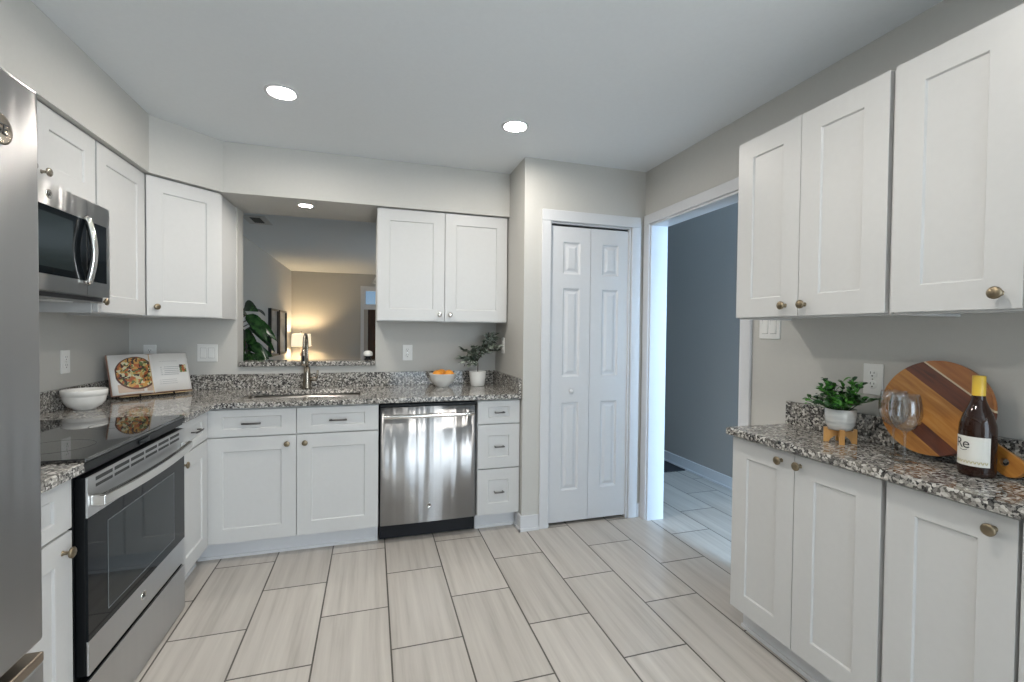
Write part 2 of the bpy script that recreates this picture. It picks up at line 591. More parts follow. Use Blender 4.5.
# ------------------------------------------------------------------ cabinets
def shaker(bm, x0, x1, z0, z1, y=-.02, rail=.078, d=.007, th=.019):
    def fn(b, hx0, hx1, hz0, hz1, yy):
        k = .003
        a = [b.verts.new(p) for p in ((hx0, yy, hz0), (hx1, yy, hz0), (hx1, yy, hz1), (hx0, yy, hz1))]
        c = [b.verts.new(p) for p in ((hx0 + k, yy + d, hz0 + k), (hx1 - k, yy + d, hz0 + k), (hx1 - k, yy + d, hz1 - k), (hx0 + k, yy + d, hz1 - k))]
        for i in range(4):
            j = (i + 1) % 4
            b.faces.new((a[i], a[j], c[j], c[i]))
        b.faces.new(c)
    rx = min(rail, (x1 - x0) * .30)
    rz = min(rail, (z1 - z0) * .27)
    panel_front(bm, x0, x1, z0, z1, y, [(x0 + rx, x1 - rx, z0 + rz, z1 - rz)], th, fn)

def front(name, root, x0, x1, z0, z1, rail=.078):
    bm = bmesh.new()
    shaker(bm, x0, x1, z0, z1, rail=rail)
    return obj(name, bm, CAB, root, .0012, 1)

def knob(par, x, z, y=-.02, mt=None):
    bm = bmesh.new()
    lathe(bm, [(.008, 0), (.0055, .004), (.005, .014), (.009, .018), (.0155, .021), (.016, .026), (.012, .029), (0, .030)], 24, (x, y, z), axis=(0, -1, 0))
    return obj('knob', bm, mt or BRASSY, par)

def pull(par, x, z, y=-.02, w=.096):
    bm = bmesh.new()
    for s in (-1, 1):
        tube(bm, [(x + s * w * .42, y, z), (x + s * w * .42, y - .026, z)], .004, 10)
    tube(bm, [(x - w / 2, y - .026, z), (x - w * .25, y - .029, z), (x + w * .25, y - .029, z), (x + w / 2, y - .026, z)], [.0048, .0055, .0055, .0048], 12)
    return obj('pull_handle', bm, PULLM, par)

def base_body(root, w, depth, x0=0., tl=0., hollow=False):
    zb, zt = ZD0 - .008, CB - .003
    if hollow:
        lst = [(x0, x0 + .018, .001, depth, zb, zt), (x0 + w - .018, x0 + w, .001, depth, zb, zt), (x0 + .018, x0 + w - .018, .001, depth, zb, zb + .018),
               (x0 + .018, x0 + w - .018, depth - .012, depth, zb + .018, zt), (x0 + .018, x0 + w - .018, .001, .020, zb + .018, zt)]
    else:
        lst = [(x0, x0 + w, .001, depth, zb, zt)]
    boxes('body', lst, CABIN, root, .001)
    boxes('toe_kick', [(x0 + .001 - tl, x0 + w - .001, .055, .075, 0, ZD0 - .009), (x0 + .001 - tl, x0 + w - .001, .043, .055, 0, .016)], TRIM, root, .002)

YF = -.638       # carcass front of the back run (doors stand .02 proud)
XF = .619        # carcass front of the left run
# sink base
r = thing('base_cabinet', 'white two-door sink base cabinet with two false drawer fronts under the sink', 'cabinet', (.625, YF, 0), 0)
base_body(r, .912, .60, tl=.061, hollow=True)
for a, b, kx in ((.004, .455, .410), (.459, .910, .504)):
    d = front('drawer', r, a, b, ZS + .005, ZD1)
    pull(d, (a + b) / 2, (ZS + ZD1) / 2)
    d = front('door', r, a, b, ZD0, ZS - .003)
    knob(d, kx, .655)
# three-drawer cabinet
r = thing('drawer_cabinet', 'narrow white three-drawer base cabinet between the dishwasher and the pantry wall', 'cabinet', (2.150, YF, 0), 0)
base_body(r, .288, .60)
for z0, z1 in ((ZS + .005, ZD1), (.417, ZS - .003), (ZD0, .409)):
    d = front('drawer', r, .003, .286, z0, z1, .072)
    pull(d, .1445, (z0 + z1) / 2, w=.066)
# left run: corner cabinet beyond the range, and the one before it
r = thing('base_cabinet', 'narrow white drawer-over-door base cabinet in the corner beyond the range', 'cabinet', (XF, -1.060, 0), R(90))
base_body(r, .417, .60)
d = front('drawer', r, .004, .385, ZS + .005, ZD1)
pull(d, .1945, .79)
d = front('door', r, .004, .385, ZD0, ZS - .003)
knob(d, .04, .658)
r = thing('base_cabinet', 'narrow white drawer-over-door base cabinet between the fridge and the range', 'cabinet', (XF, -2.262, 0), R(90))
base_body(r, .412, .60)
d = front('drawer', r, .004, .406, ZS + .005, ZD1)
pull(d, .160, .79)
d = front('door', r, .004, .406, ZD0, ZS - .003)
knob(d, .362, .650)

def upper_body(root, w, depth, z0=ZU0, z1=ZU1, lip=True):
    bm = bmesh.new()
    box(bm, 0, w, .001, depth, z0 + .008, z1)
    # face-frame bottom rail and side skirts hang a little below the floor of the cabinet
    box(bm, 0, w, .001, .02, z0, z0 + .0078)
    box(bm, 0, .014, .0202, depth, z0, z0 + .0078)
    box(bm, w - .014, w, .0202, depth, z0, z0 + .0078)
    obj('body', bm, CAB, root, .001, 1)

# left run uppers
r = thing('wall_cabinet', 'short white wall cabinet above the microwave', 'cabinet', (.315, -1.832, 0), R(90))
upper_body(r, .762, .312, 1.832)
for a, b, kx in ((.004, .379, .335), (.383, .758, .415)):
    d = front('door', r, a, b, 1.838, ZU1 - .001)
    knob(d, kx, 1.878, mt=NICKEL)
r = thing('wall_cabinet', 'tall white single-door wall cabinet between the microwave and the corner cabinet', 'cabinet', (.315, -1.066, 0), R(90))
upper_body(r, .452, .312)
d = front('door', r, .004, .448, ZU0 + .005, ZU1 - .001)
knob(d, .026, 1.424)
# diagonal corner cabinet
r = thing('wall_cabinet', 'diagonal white corner wall cabinet left of the pass-through opening', 'cabinet', (.315, -.610, 0), R(45))
bm = bmesh.new()
q = Matrix.Rotation(R(-45), 2)
loc = [q @ (Vector(p) - Vector((.315, -.610))) for p in ((.001, -.610), (.315, -.610), (.612, -.313), (.612, -.001), (.001, -.001))]
prism(bm, [(p.x, p.y + .001) for p in loc], ZU0, ZU1)
obj('body', bm, CAB, r, .001, 1)
d = front('door', r, .016, .400, ZU0 + .006, ZU1 - .001)
knob(d, .055, 1.425)
# back run upper
r = thing('wall_cabinet', 'white two-door wall cabinet right of the pass-through opening', 'cabinet', (1.527, -.315, 0), 0)
upper_body(r, .910, .312)
for a, b, kx in ((.004, .452, .417), (.456, .905, .492)):
    d = front('door', r, a, b, ZU0 + .007, ZU1 - .001)
    knob(d, kx, 1.422, mt=CHROME)
# right run
XU = W - .3105 + .02
r = thing('wall_cabinet', 'white two-door wall cabinet beside the hall opening, above the potted plant', 'cabinet', (XU, -1.8955, 0), R(-90))
upper_body(r, .620, W - XU - .002)
for a, b, kx in ((.003, .3065, .252), (.3095, .614, .336)):
    d = front('door', r, a, b, ZU0 + .007, ZU1 - .001)
    knob(d, kx, 1.420)
r = thing('wall_cabinet', 'white single-door wall cabinet above the wine bottle', 'cabinet', (XU, -2.523, 0), R(-90))
upper_body(r, .310, W - XU - .002)
d = front('door', r, .003, .304, ZU0 + .007, ZU1 - .001)
knob(d, .262, 1.419)
r = thing('wall_cabinet', 'white wall cabinet cut off by the right edge of the photo', 'cabinet', (XU, -2.836, 0), R(-90))
upper_body(r, .610, W - XU - .002)
for a, b, kx in ((.003, .303, .252), (.306, .606, .352)):
    d = front('door', r, a, b, ZU0 + .007, ZU1 - .001)
    knob(d, kx, 1.420)
XR = W - .3195 + .02
r = thing('base_cabinet', 'shallow white two-door base cabinet beside the hall opening', 'cabinet', (XR, -1.903, 0), R(-90))
base_body(r, .624, W - XR - .002)
for a, b, kx in ((.003, .3085, .252), (.3115, .617, .334)):
    d = front('door', r, a, b, ZD0, ZD1)
    knob(d, kx, .820)
r = thing('base_cabinet', 'shallow white single-door base cabinet below the wine bottle', 'cabinet', (XR, -2.530, 0), R(-90))
base_body(r, .312, W - XR - .002)
d = front('door', r, .006, .307, ZD0, ZD1)
knob(d, .262, .817)
r = thing('base_cabinet', 'shallow white base cabinet at the right edge of the photo', 'cabinet', (XR, -2.843, 0), R(-90))
base_body(r, .610, W - XR - .002)
for a, b, kx in ((.003, .303, .252), (.306, .606, .352)):
    d = front('door', r, a, b, ZD0, ZD1)
    knob(d, kx, .820)

# ------------------------------------------------------------------ worktops
def slab(bm, poly_test, xs, ys, z0, z1):
    """a flat slab made of the grid cells that poly_test accepts, without inner walls"""
    V = {}
    def v(x, y, z):
        k = (x, y, z)
        if k not in V:
            V[k] = bm.verts.new(k)
        return V[k]
    cells = {}
    for i, (a, b) in enumerate(zip(xs, xs[1:])):
        for j, (c, d) in enumerate(zip(ys, ys[1:])):
            if poly_test((a + b) / 2, (c + d) / 2):
                cells[(i, j)] = (a, b, c, d)
    for (i, j), (a, b, c, d) in cells.items():
        bm.faces.new((v(a, c, z1), v(b, c, z1), v(b, d, z1), v(a, d, z1)))
        bm.faces.new((v(a, d, z0), v(b, d, z0), v(b, c, z0), v(a, c, z0)))
        for di, dj, p, q2 in ((-1, 0, (a, c), (a, d)), (1, 0, (b, d), (b, c)), (0, -1, (b, c), (a, c)), (0, 1, (a, d), (b, d))):
            if (i + di, j + dj) not in cells:
                bm.faces.new((v(*p, z0), v(*q2, z0), v(*q2, z1), v(*p, z1)))

SX0, SX1, SY0, SY1 = .745, 1.425, -.535, -.165      # sink cut-out
bm = bmesh.new()
CF = -.684
def inL(x, y):
    if SX0 < x < SX1 and SY0 < y < SY1:
        return False
    return y > CF or x < .668
slab(bm, inL, [.001, .668, SX0, SX1, XB - .002], [-1.064, CF, SY0, SY1, -.001], CB, CT)
ctop = tag(obj('countertop', bm, GRAN, None, .004), 'speckled granite worktop around the sink and the left corner', 'countertop')
boxes('backsplash', [(.022, XB - .022, -.021, -.001, CT, 1.001)], GRAN, ctop, .002)
boxes('backsplash', [(.001, .021, -1.064, -.001, CT, 1.001)], GRAN, ctop, .002)
boxes('backsplash', [(XB - .021, XB - .001, CF + .004, -.001, CT, 1.001)], GRAN, ctop, .002)
ct2 = tag(boxes('countertop', [(.001, .668, -2.262, -1.846, CB, CT)], GRAN, None, .004), 'short granite worktop between the fridge and the range', 'countertop')
boxes('backsplash', [(.001, .021, -2.262, -1.846, CT, 1.001)], GRAN, ct2, .002)
ct3 = tag(boxes('countertop', [(2.984, W - .001, -3.46, -1.898, CB, CT)], GRAN, None, .005), 'shallow granite worktop carrying the plant, glasses and bottle', 'countertop')
boxes('backsplash', [(W - .021, W - .001, -3.46, -1.899, CT, 1.003)], GRAN, ct3, .002)
tag(boxes('granite_ledge', [(.634, 1.5205, -.030, .175, 1.051, 1.085)], GRAN, None, .004), 'speckled granite ledge on the sill of the pass-through opening', 'ledge')

# undermount sink
r = thing('sink', 'undermount stainless sink set in the granite worktop', 'sink', ((SX0 + SX1) / 2, (SY0 + SY1) / 2, CB))
bm = bmesh.new()
hw, hd = (SX1 - SX0) / 2 + .006, (SY1 - SY0) / 2 + .006
rings = []
def rr(hw, hd, rad, z, n=6):
    out = []
    for cx, cy, a0 in ((hw - rad, hd - rad, 0), (-hw + rad, hd - rad, 90), (-hw + rad, -hd + rad, 180), (hw - rad, -hd + rad, 270)):
        for i in range(n + 1):
            a = R(a0 + 90 * i / n)
            out.append((cx + rad * math.cos(a), cy + rad * math.sin(a), z))
    return out
for h1, h2, rad, z in ((hw + .012, hd + .012, .04, -.012), (hw + .012, hd + .012, .04, -.001), (hw, hd, .03, -.001), (hw - .004, hd - .004, .03, -.17), (hw - .03, hd - .03, .03, -.195), (.05, .05, .045, -.2)):
    rings.append([bm.verts.new(p) for p in rr(h1, h2, rad, z)])
for a, b in zip(rings, rings[1:]):
    for i in range(len(a)):
        j = (i + 1) % len(a)
        bm.faces.new((a[i], a[j], b[j], b[i])).smooth = True
bm.faces.new(rings[-1])
obj('basin', bm, SINKS, r)
bm = bmesh.new()
lathe(bm, [(0, 0), (.02, 0), (.022, .003), (.042, .004), (.045, .001)], 24, (0, 0, -.2))
obj('drain', bm, CHROME, r)

# faucet
r = thing('faucet', 'tall gooseneck kitchen faucet in brushed nickel behind the sink', 'faucet', (1.066, -.085, CT + .0005))
bm = bmesh.new()
lathe(bm, [(0, 0), (.031, 0), (.032, .006), (.029, .012), (.026, .05), (.022, .11), (.018, .15), (0, .15)], 28)
obj('body', bm, NICKEL, r)
bm = bmesh.new()
pts = [(0, 0, .145), (0, 0, .22), (0, 0, .285)] + [(0, -.075 + .075 * math.cos(R(a)), .300 + .075 * math.sin(R(a))) for a in range(0, 181, 15)] + [(0, -.151, .272)]
tube(bm, pts, .0095, 14)
obj('spout', bm, NICKEL, r)
bm = bmesh.new()
tube(bm, [(0, -.151, .278), (0, -.152, .255), (0, -.155, .225), (0, -.158, .185), (0, -.159, .168)], [.0105, .0135, .016, .0185, .0165], 16)
obj('spray_head', bm, NICKEL, r)
bm = bmesh.new()
box(bm, -.007, .007, -.177, -.166, .20, .235)
obj('spray_button', bm, BLACKPL, r, .002)
bm = bmesh.new()
tube(bm, [(.012, 0, .062), (.045, 0, .064), (.062, 0, .066)], [.016, .015, .014], 14)
tube(bm, [(.060, -.002, .066), (.066, -.004, .095), (.069, -.006, .125)], [.009, .0075, .007], 12)
obj('lever', bm, NICKEL, r)

# ------------------------------------------------------------------ appliances
def badge(par, x, y, z, rad=.017, disc=None):
    """round maker's badge: polished disc, rim and two intertwined script letters"""
    bm = bmesh.new()
    lathe(bm, [(rad, 0), (rad, .0016), (rad * .86, .0022), (rad * .82, .0014), (0, .0014)], 32, (x, y, z), axis=(0, -1, 0))
    b = obj('badge', bm, disc or CHROME, par)
    bm = text_bm('GE', rad * 1.0, .0003, .85)
    for v in bm.verts:
        v.co = Vector((v.co.x + (v.co.z) * .2 + x, v.co.y + y - .0022, v.co.z + z))
    obj('badge_letters', bm, SLOT, b)
    return b

# dishwasher
r = thing('dishwasher', 'stainless steel dishwasher with a bar handle between white base cabinets', 'dishwasher', (1.542, YF - .001, 0))
boxes('body', [(.002, .602, .006, .58, .10, CB - .004)], BLACKPL, r, .002)
bm = bmesh.new()
# door with a slightly rounded, gently bowed front
xs = [.006, .012] + [.012 + i * (.574 / 24) for i in range(1, 24)] + [.586, .598]
yfr = []
for i, x in enumerate(xs):
    u = (x - .302) / .296
    yfr.append(-.030 + .004 * u * u + (.006 if i in (0, len(xs) - 1) else 0))
lo = [bm.verts.new((x, y, .115)) for x, y in zip(xs, yfr)]
hi = [bm.verts.new((x, y, .838)) for x, y in zip(xs, yfr)]
lob = [bm.verts.new((x, .004, .115)) for x in (xs[0], xs[-1])]
hib = [bm.verts.new((x, .004, .838)) for x in (xs[0], xs[-1])]
for i in range(len(xs) - 1):
    bm.faces.new((lo[i], lo[i + 1], hi[i + 1], hi[i])).smooth = True
bm.faces.new(hi + [hib[1], hib[0]])
bm.faces.new(lo[::-1] + [lob[0], lob[1]])
bm.faces.new((lob[0], lo[0], hi[0], hib[0]))
bm.faces.new((lo[-1], lob[1], hib[1], hi[-1]))
bm.faces.new((lob[1], lob[0], hib[0], hib[1]))
dw = obj('door', bm, STEELD, r)
boxes('control_strip', [(.006, .598, -.024, .004, .840, .858)], BLACK, r, .002)
boxes('toe_panel', [(.004, .600, .03, .05, .012, .108)], BLACKPL, r)
bm = bmesh.new()
for s in (.045, .559):
    box(bm, s - .012, s + .012, -.055, -.024, .775, .799)
n = 16
P = [(.024 + .556 * i / n, -.058 - .010 * (1 - ((i / n) * 2 - 1) ** 2), .787) for i in range(n + 1)]
tube(bm, P, .0135, 14, flat=1.0)
obj('handle', bm, CHROME, dw, .002)
badge(dw, .300, -.0305, .218, .014)

# range
RL = .764
r = thing('range', 'stainless slide-in electric range with black glass cooktop and oven door', 'range', (.654, -1.838, 0), R(90))
boxes('body', [(.002, RL - .002, .022, .640, .02, .893)], BLACK, r, .002)
boxes('cooktop', [(-.0, RL, -.012, .640, .896, .908)], COOKTOP, r, .003)
for cx, cy, rad in ((.2, .17, .105), (.57, .17, .08), (.2, .46, .08), (.57, .46, .105)):
    bm = bmesh.new()
    a = [bm.verts.new((cx + rad * math.cos(2 * math.pi * i / 48), cy + rad * math.sin(2 * math.pi * i / 48), .9083)) for i in range(48)]
    b = [bm.verts.new((cx + (rad - .003) * math.cos(2 * math.pi * i / 48), cy + (rad - .003) * math.sin(2 * math.pi * i / 48), .9083)) for i in range(48)]
    for i in range(48):
        bm.faces.new((a[i], a[(i + 1) % 48], b[(i + 1) % 48], b[i]))
    obj('burner_ring', bm, mat('burner_print', (.05, .05, .052), .25), r)
bm = bmesh.new()
bmp = [(.0, -.010, .895), (.0, -.004, .862), (.0, .021, .858), (.0, .021, .895)]
a = [bm.verts.new(p) for p in bmp]
b = [bm.verts.new((RL, p[1], p[2])) for p in bmp]
bm.faces.new(a); bm.faces.new(b[::-1])
for i in range(4):
    j = (i + 1) % 4
    bm.faces.new((a[i], b[i], b[j], a[j]))
cp = obj('control_panel', bm, BLACK, r, .002)
boxes('control_knob', [(.34, .42, -.0125, -.009, .868, .886)], BLKGLASS, cp, .001)
# oven door
def frame_door(bm, x0, x1, z0, z1, y, th, hole):
    def fn(b, hx0, hx1, hz0, hz1, yy):
        a = [b.verts.new(p) for p in ((hx0, yy, hz0), (hx1, yy, hz0), (hx1, yy, hz1), (hx0, yy, hz1))]
        c = [b.verts.new(p) for p in ((hx0, yy + .006, hz0), (hx1, yy + .006, hz0), (hx1, yy + .006, hz1), (hx0, yy + .006, hz1))]
        for i in range(4):
            j = (i + 1) % 4
            b.faces.new((a[i], a[j], c[j], c[i]))
        b.faces.new(c)
    panel_front(bm, x0, x1, z0, z1, y, [hole], th, fn)
door = boxes('oven_door', [(.006, RL - .003, -.006, .020, .232, .848)], BLACK, r, .002)
boxes('top_band', [(.006, RL - .003, -.0125, -.0062, .722, .848)], STEEL, door, .0015)
boxes('bottom_band', [(.006, RL - .003, -.0125, -.0062, .232, .338)], STEEL, door, .0015)
boxes('door_glass', [(.006, RL - .003, -.0125, -.0062, .3385, .7215)], BLKGLASS, door)
bm = bmesh.new()
w0, w1, z0, z1 = .118, .640, .382, .672
box(bm, w0, w1, -.0135, -.0126, z0, z1)
obj('oven_window', bm, OVENGLASS, door)
bm = bmesh.new()
for a in (w0 - .003, w1):
    box(bm, a, a + .003, -.0138, -.0127, z0, z1)
for a in (z0 - .003, z1):
    box(bm, w0 - .003, w1 + .003, -.0138, -.0127, a, a + .003)
obj('window_border', bm, mat('printed_border', (.14, .155, .16), .4), door)
bm = bmesh.new()
nsl = 6
for i in range(nsl):
    xa = .05 + i * (.664 / nsl)
    box(bm, xa, xa + .664 / nsl - .012, -.0128, -.0118, .826, .838)
    box(bm, xa, xa + .664 / nsl - .012, -.0128, -.0118, .806, .816)
obj('vent_slots', bm, SLOT, door)
bm = bmesh.new()
n = 20
hz = .772
rings = []
for i in range(n + 1):
    u = i / n
    x = .018 + u * (RL - .036)
    yb = -.052 - .016 * (1 - (2 * u - 1) ** 2)
    zc = hz - .004 * (1 - (2 * u - 1) ** 2)
    rings.append([bm.verts.new(p) for p in ((x, yb, zc - .017), (x, yb + .018, zc - .019), (x, yb + .018, zc + .019), (x, yb, zc + .015))])
for a, b in zip(rings, rings[1:]):
    for i in range(4):
        j = (i + 1) % 4
        bm.faces.new((a[i], a[j], b[j], b[i]))
bm.faces.new(rings[0][::-1]); bm.faces.new(rings[-1])
for s in (.020, RL - .046):
    box(bm, s, s + .026, -.040, -.012, hz - .016, hz + .016)
obj('handle', bm, CHROME, door, .003)
badge(door, .360, -.0125, .287, .019)
sd = boxes('storage_drawer', [(.006, RL - .003, -.004, .021, .010, .214)], BLACK, r, .002)
boxes('drawer_front', [(.006, RL - .003, -.0125, -.0042, .010, .214)], STEEL, sd, .0015)
boxes('foot', [(.03, .06, .04, .07, 0, .0195)], BLACKPL, r)
boxes('foot', [(RL - .06, RL - .03, .04, .07, 0, .0195)], BLACKPL, r)

# over-the-range microwave
MZ0, MZ1 = 1.415, 1.828
r = thing('microwave', 'stainless over-the-range microwave with curved vertical handle', 'microwave', (.362, -1.832, 0), R(90))
boxes('body', [(.002, .760, .001, .358, MZ0, MZ1 - .002)], mat('microwave_case', (.35, .35, .35), .35, .8), r, .003)
bm = bmesh.new()
frame_door(bm, .002, .592, 1.440, MZ1 - .002, -.022, .022, (.040, .591, 1.498, 1.745))
door = obj('door', bm, STEEL, r, .002)
boxes('door_glass', [(.041, .590, -.0225, -.017, 1.499, 1.744)], BLKGLASS, door)
boxes('view_mesh', [(.10, .50, -.0235, -.0226, 1.525, 1.720)], mat('microwave_window', (.02, .028, .03), .08), door)
bm = bmesh.new()
n = 16
tube(bm, [(.578, -.024, 1.752)] + [(.578, -.034 - .018 * math.sin(math.pi * i / n), 1.745 - .25 * i / n) for i in range(n + 1)] + [(.578, -.024, 1.488)], .013, 14)
obj('handle', bm, CHROME, door)
badge(door, .362, -.0225, 1.787, .017)
bm = bmesh.new()
frame_door(bm, .595, .760, 1.440, MZ1 - .002, -.022, .022, (.5955, .735, 1.498, 1.745))
cpn = obj('control_panel', bm, STEEL, r, .002)
boxes('touch_panel', [(.596, .7345, -.0225, -.017, 1.499, 1.744)], BLKGLASS, cpn)
boxes('vent_lip', [(.02, .742, -.002, .0009, 1.420, 1.437)], DARKGAP, r)
for q in (.12, .50):
    boxes('lamp_cover', [(q, q + .14, .05, .12, MZ0 - .004, MZ0 - .0005)], PLATE, r)

# refrigerator
r = thing('refrigerator', 'stainless steel french-door refrigerator at the left edge of the photo', 'refrigerator', (.752, -3.197, 0), R(90))
boxes('body', [(.004, .906, .004, .70, .02, 1.795)], mat('fridge_case', (.22, .22, .225), .45, .3), r, .004)
ds = []
for a, b in ((.003, .453), (.457, .907)):
    ds.append(boxes('door', [(a, b, -.058, 0, .622, 1.812)], STEELF, r, .008))
for d, x in zip(ds, (.425, .485)):
    bm = bmesh.new()
    for z in (.80, 1.55):
        tube(bm, [(x, -.058, z), (x, -.098, z)], .009, 12)
    tube(bm, [(x, -.10, .74), (x, -.108, 1.0), (x, -.108, 1.35), (x, -.10, 1.61)], .012, 14)
    obj('handle', bm, CHROME, d)
badge(ds[1], .797, -.0585, 1.690, .030, NICKEL)
fz = boxes('freezer_drawer', [(.003, .907, -.058, 0, .05, .575)], STEELF, r, .006)
bm = bmesh.new()
box(bm, .01, .90, -.062, -.02, .577, .600)
obj('handle', bm, mat('bronze_lip', (.30, .25, .20), .3, 1.), fz, .004)
for q in (.05, .80):
    boxes('foot', [(q, q + .05, .02, .07, 0, .019)], BLACKPL, r)

# ------------------------------------------------------------------ ceiling lights, vent
def downlight(label, loc, rad=.058, group='round recessed downlights in the ceiling'):
    r = thing('recessed_light', label, 'ceiling light', loc, 0, group)
    bm = bmesh.new()
    lathe(bm, [(rad + .018, -.0005), (rad + .017, -.005), (rad + .004, -.007), (rad, -.002), (rad, -.0005)], 40)
    obj('trim_ring', bm, TRIM, r)
    bm = bmesh.new()
    lathe(bm, [(0, -.0025), (rad * .7, -.0022), (rad - .001, -.0015)], 40)
    obj('lens', bm, LENS, r)
    return r
r0 = downlight('recessed ceiling light above the range side, left of the other ceiling one', (1.080, -1.100, H))
dup(r0, 'recessed ceiling light nearest the pantry corner', (2.248, -1.106, H))
sl = dup(r0, 'recessed light in the underside of the soffit over the sink', (1.072, -.205, SZ))
sl.scale = (.7, .7, .7)
# unseen pair carrying on the grid, added to light uppers and soffit
dup(r0, 'unseen recessed light added overhead on the fridge side', (1.080, -2.6, H))
dup(r0, 'unseen recessed light added overhead on the hall side', (2.248, -2.6, H))
r = thing('ceiling_vent', 'white ceiling air vent in the living room beyond the opening', 'vent', (.355, 1.80, H))
boxes('frame', [(-.11, .11, -.19, -.13, -.006, -.0005), (-.11, .11, .13, .19, -.006, -.0005), (-.11, -.05, -.13, .13, -.006, -.0005), (.05, .11, -.13, .13, -.006, -.0005)], CABIN, r)
boxes('grille', [(-.05 + .02 * i, -.042 + .02 * i, -.13, .13, -.005, -.003) for i in range(5)] + [(-.05, .05, -.13, .13, -.002, -.0005)], SLOT, r)

# ------------------------------------------------------------------ electrical plates
def plate(root, w, h):
    bm = bmesh.new()
    box(bm, -w / 2, w / 2, -.006, -.0003, -h / 2, h / 2)
    return obj('plate', bm, PLATE, root, .003)
def outlet(label, loc, rz, gfci=False):
    r = thing('outlet', label, 'outlet', loc, rz)
    p = plate(r, .072, .118)
    for s in (-1, 1):
        bm = bmesh.new()
        lathe(bm, [(.0165, 0), (.0165, .002), (.0155, .0026), (0, .0026)], 24, (0, -.006, s * .0205), axis=(0, -1, 0))
        f = obj('socket', bm, PLATE, r)
        boxes('slots', [(-.0075, -.0055, -.0090, -.0084, s * .0205 + .000, s * .0205 + .009), (.0055, .0075, -.0090, -.0084, s * .0205 + .001, s * .0205 + .008), (-.0025, .0025, -.0090, -.0084, s * .0205 - .010, s * .0205 - .005)], SLOT, f)
    boxes('screw', [(-.002, .002, -.0072, -.006, -.002, .002)], CHROME, r)
    return r
def switch2(label, loc, rz):
    r = thing('light_switch', label, 'light switch', loc, rz)
    plate(r, .120, .118)
    for s in (-1, 1):
        bm = bmesh.new()
        x = s * .0235
        a = [bm.verts.new(p) for p in ((x - .0165, -.0062, -.033), (x + .0165, -.0062, -.033), (x + .0165, -.0062, .033), (x - .0165, -.0062, .033))]
        b = [bm.verts.new(p) for p in ((x - .0155, -.0105, -.032), (x + .0155, -.0105, -.032), (x + .0155, -.0072, .032), (x - .0155, -.0072, .032))]
        bm.faces.new(b)
        for i in range(4):
            bm.faces.new((a[i], a[(i + 1) % 4], b[(i + 1) % 4], b[i]))
        obj('rocker', bm, PLATE, r)
        boxes('rocker_gap', [(x - .0178, x + .0178, -.00625, -.006, -.0345, .0345)], mat('plate_gap', (.30, .30, .29), .6), r)
    return r
outlet('white double outlet on the left wall above the white bowl', (0, -.648, 1.132), R(90))
outlet('white outlet on the back wall partly hidden by the cookbook', (.115, 0, 1.140), 0)
switch2('white double rocker switch on the back wall left of the pass-through', (.440, 0, 1.145), 0)
outlet('white outlet on the back wall above the bowl of oranges', (1.754, 0, 1.143), 0)
outlet('white outlet on the pantry side wall behind the olive plant', (XB, -.225, 1.205), R(-90))
switch2('white double rocker switch between the hall opening and right cabinets', (W, -1.784, 1.345), R(-90))
outlet('white outlet on the right wall behind the wine glasses', (W, -2.268, 1.140), R(-90))

# ------------------------------------------------------------------ things on the left worktop
def bowl(root, prof, mt, name='bowl'):
    bm = bmesh.new()
    lathe(bm, prof, 48)
    return obj(name, bm, mt, root)
# white bowl with banded rim
bm = bmesh.new()
lathe(bm, [(0, .0), (.044, .0), (.046, .006), (.066, .018), (.080, .040), (.086, .066), (.0865, .070), (.089, .071), (.090, .096), (.088, .099), (.085, .097), (.083, .068), (.076, .042), (.060, .022), (.04, .012), (0, .010)], 56)
o = obj('serving_bowl', bm, CERAM)
o.location = (.125, -.735, CT + .0005)
tag(o, 'round white serving bowl with a banded rim beside the cookbook', 'bowl')

# cookbook on its stand: the pair faces out of the corner
def pagemat():
    mt = mat('book_page', (.78, .77, .75), .5)
    return mt
PAGE = pagemat()
TAN = mat('page_edges', (.62, .45, .25), .6)
WIRE = mat('black_wire', (.02, .018, .017), .35, .6)
bx, by, bz = .243, -.285, CT + .0005
TILT = R(-20)
ANG = R(42)
r = thing('book_stand', 'dark scrolled easel stand holding the open cookbook', 'book stand', (bx, by, bz), ANG)
bm = bmesh.new()
for s in (-1, 1):
    x = s * .085
    tube(bm, [(x, .105, .004), (x, .06, .03), (x, .006, .012), (x, -.02, .0045), (x, -.052, .0045), (x, -.060, .012), (x, -.053, .022), (x, -.046, .016)], .0038, 10)
    tube(bm, [(x, .003, .013), (x, .012 , .06), (x, .062, .20)], .0038, 10)
tube(bm, [(-.085, .012, .06), (.085, .012, .06)], .0035, 10)
tube(bm, [(-.13, -.024, .0085), (.13, -.024, .0085)], .0035, 10)
tube(bm, [(-.085, .062, .20), (0, .066, .212), (.085, .062, .20)], .0035, 10)
obj('easel', bm, WIRE, r)
boxes('wooden_ledge', [(-.17, .19, -.046, -.016, .0135, .0155)], wood('pale_wood', (.46, .31, .15), (.58, .42, .24), (6, 60, 60)), r)
r = thing('cookbook', 'open cookbook showing a round vegetable tart in its left page', 'book', (bx - .004 * math.sin(ANG), by + .004 * math.cos(ANG), bz), ANG)
T = Matrix.Translation((0, -.012, .0205)) @ Matrix.Rotation(TILT, 4, 'X')
BWD, BHT = .200, .240
def page_curve(u):     # depth of a page's face across its width (0 at the spine)
    return -.018 * math.sin(min(1, u * 3.2) * math.pi / 2) + .010 * u * u
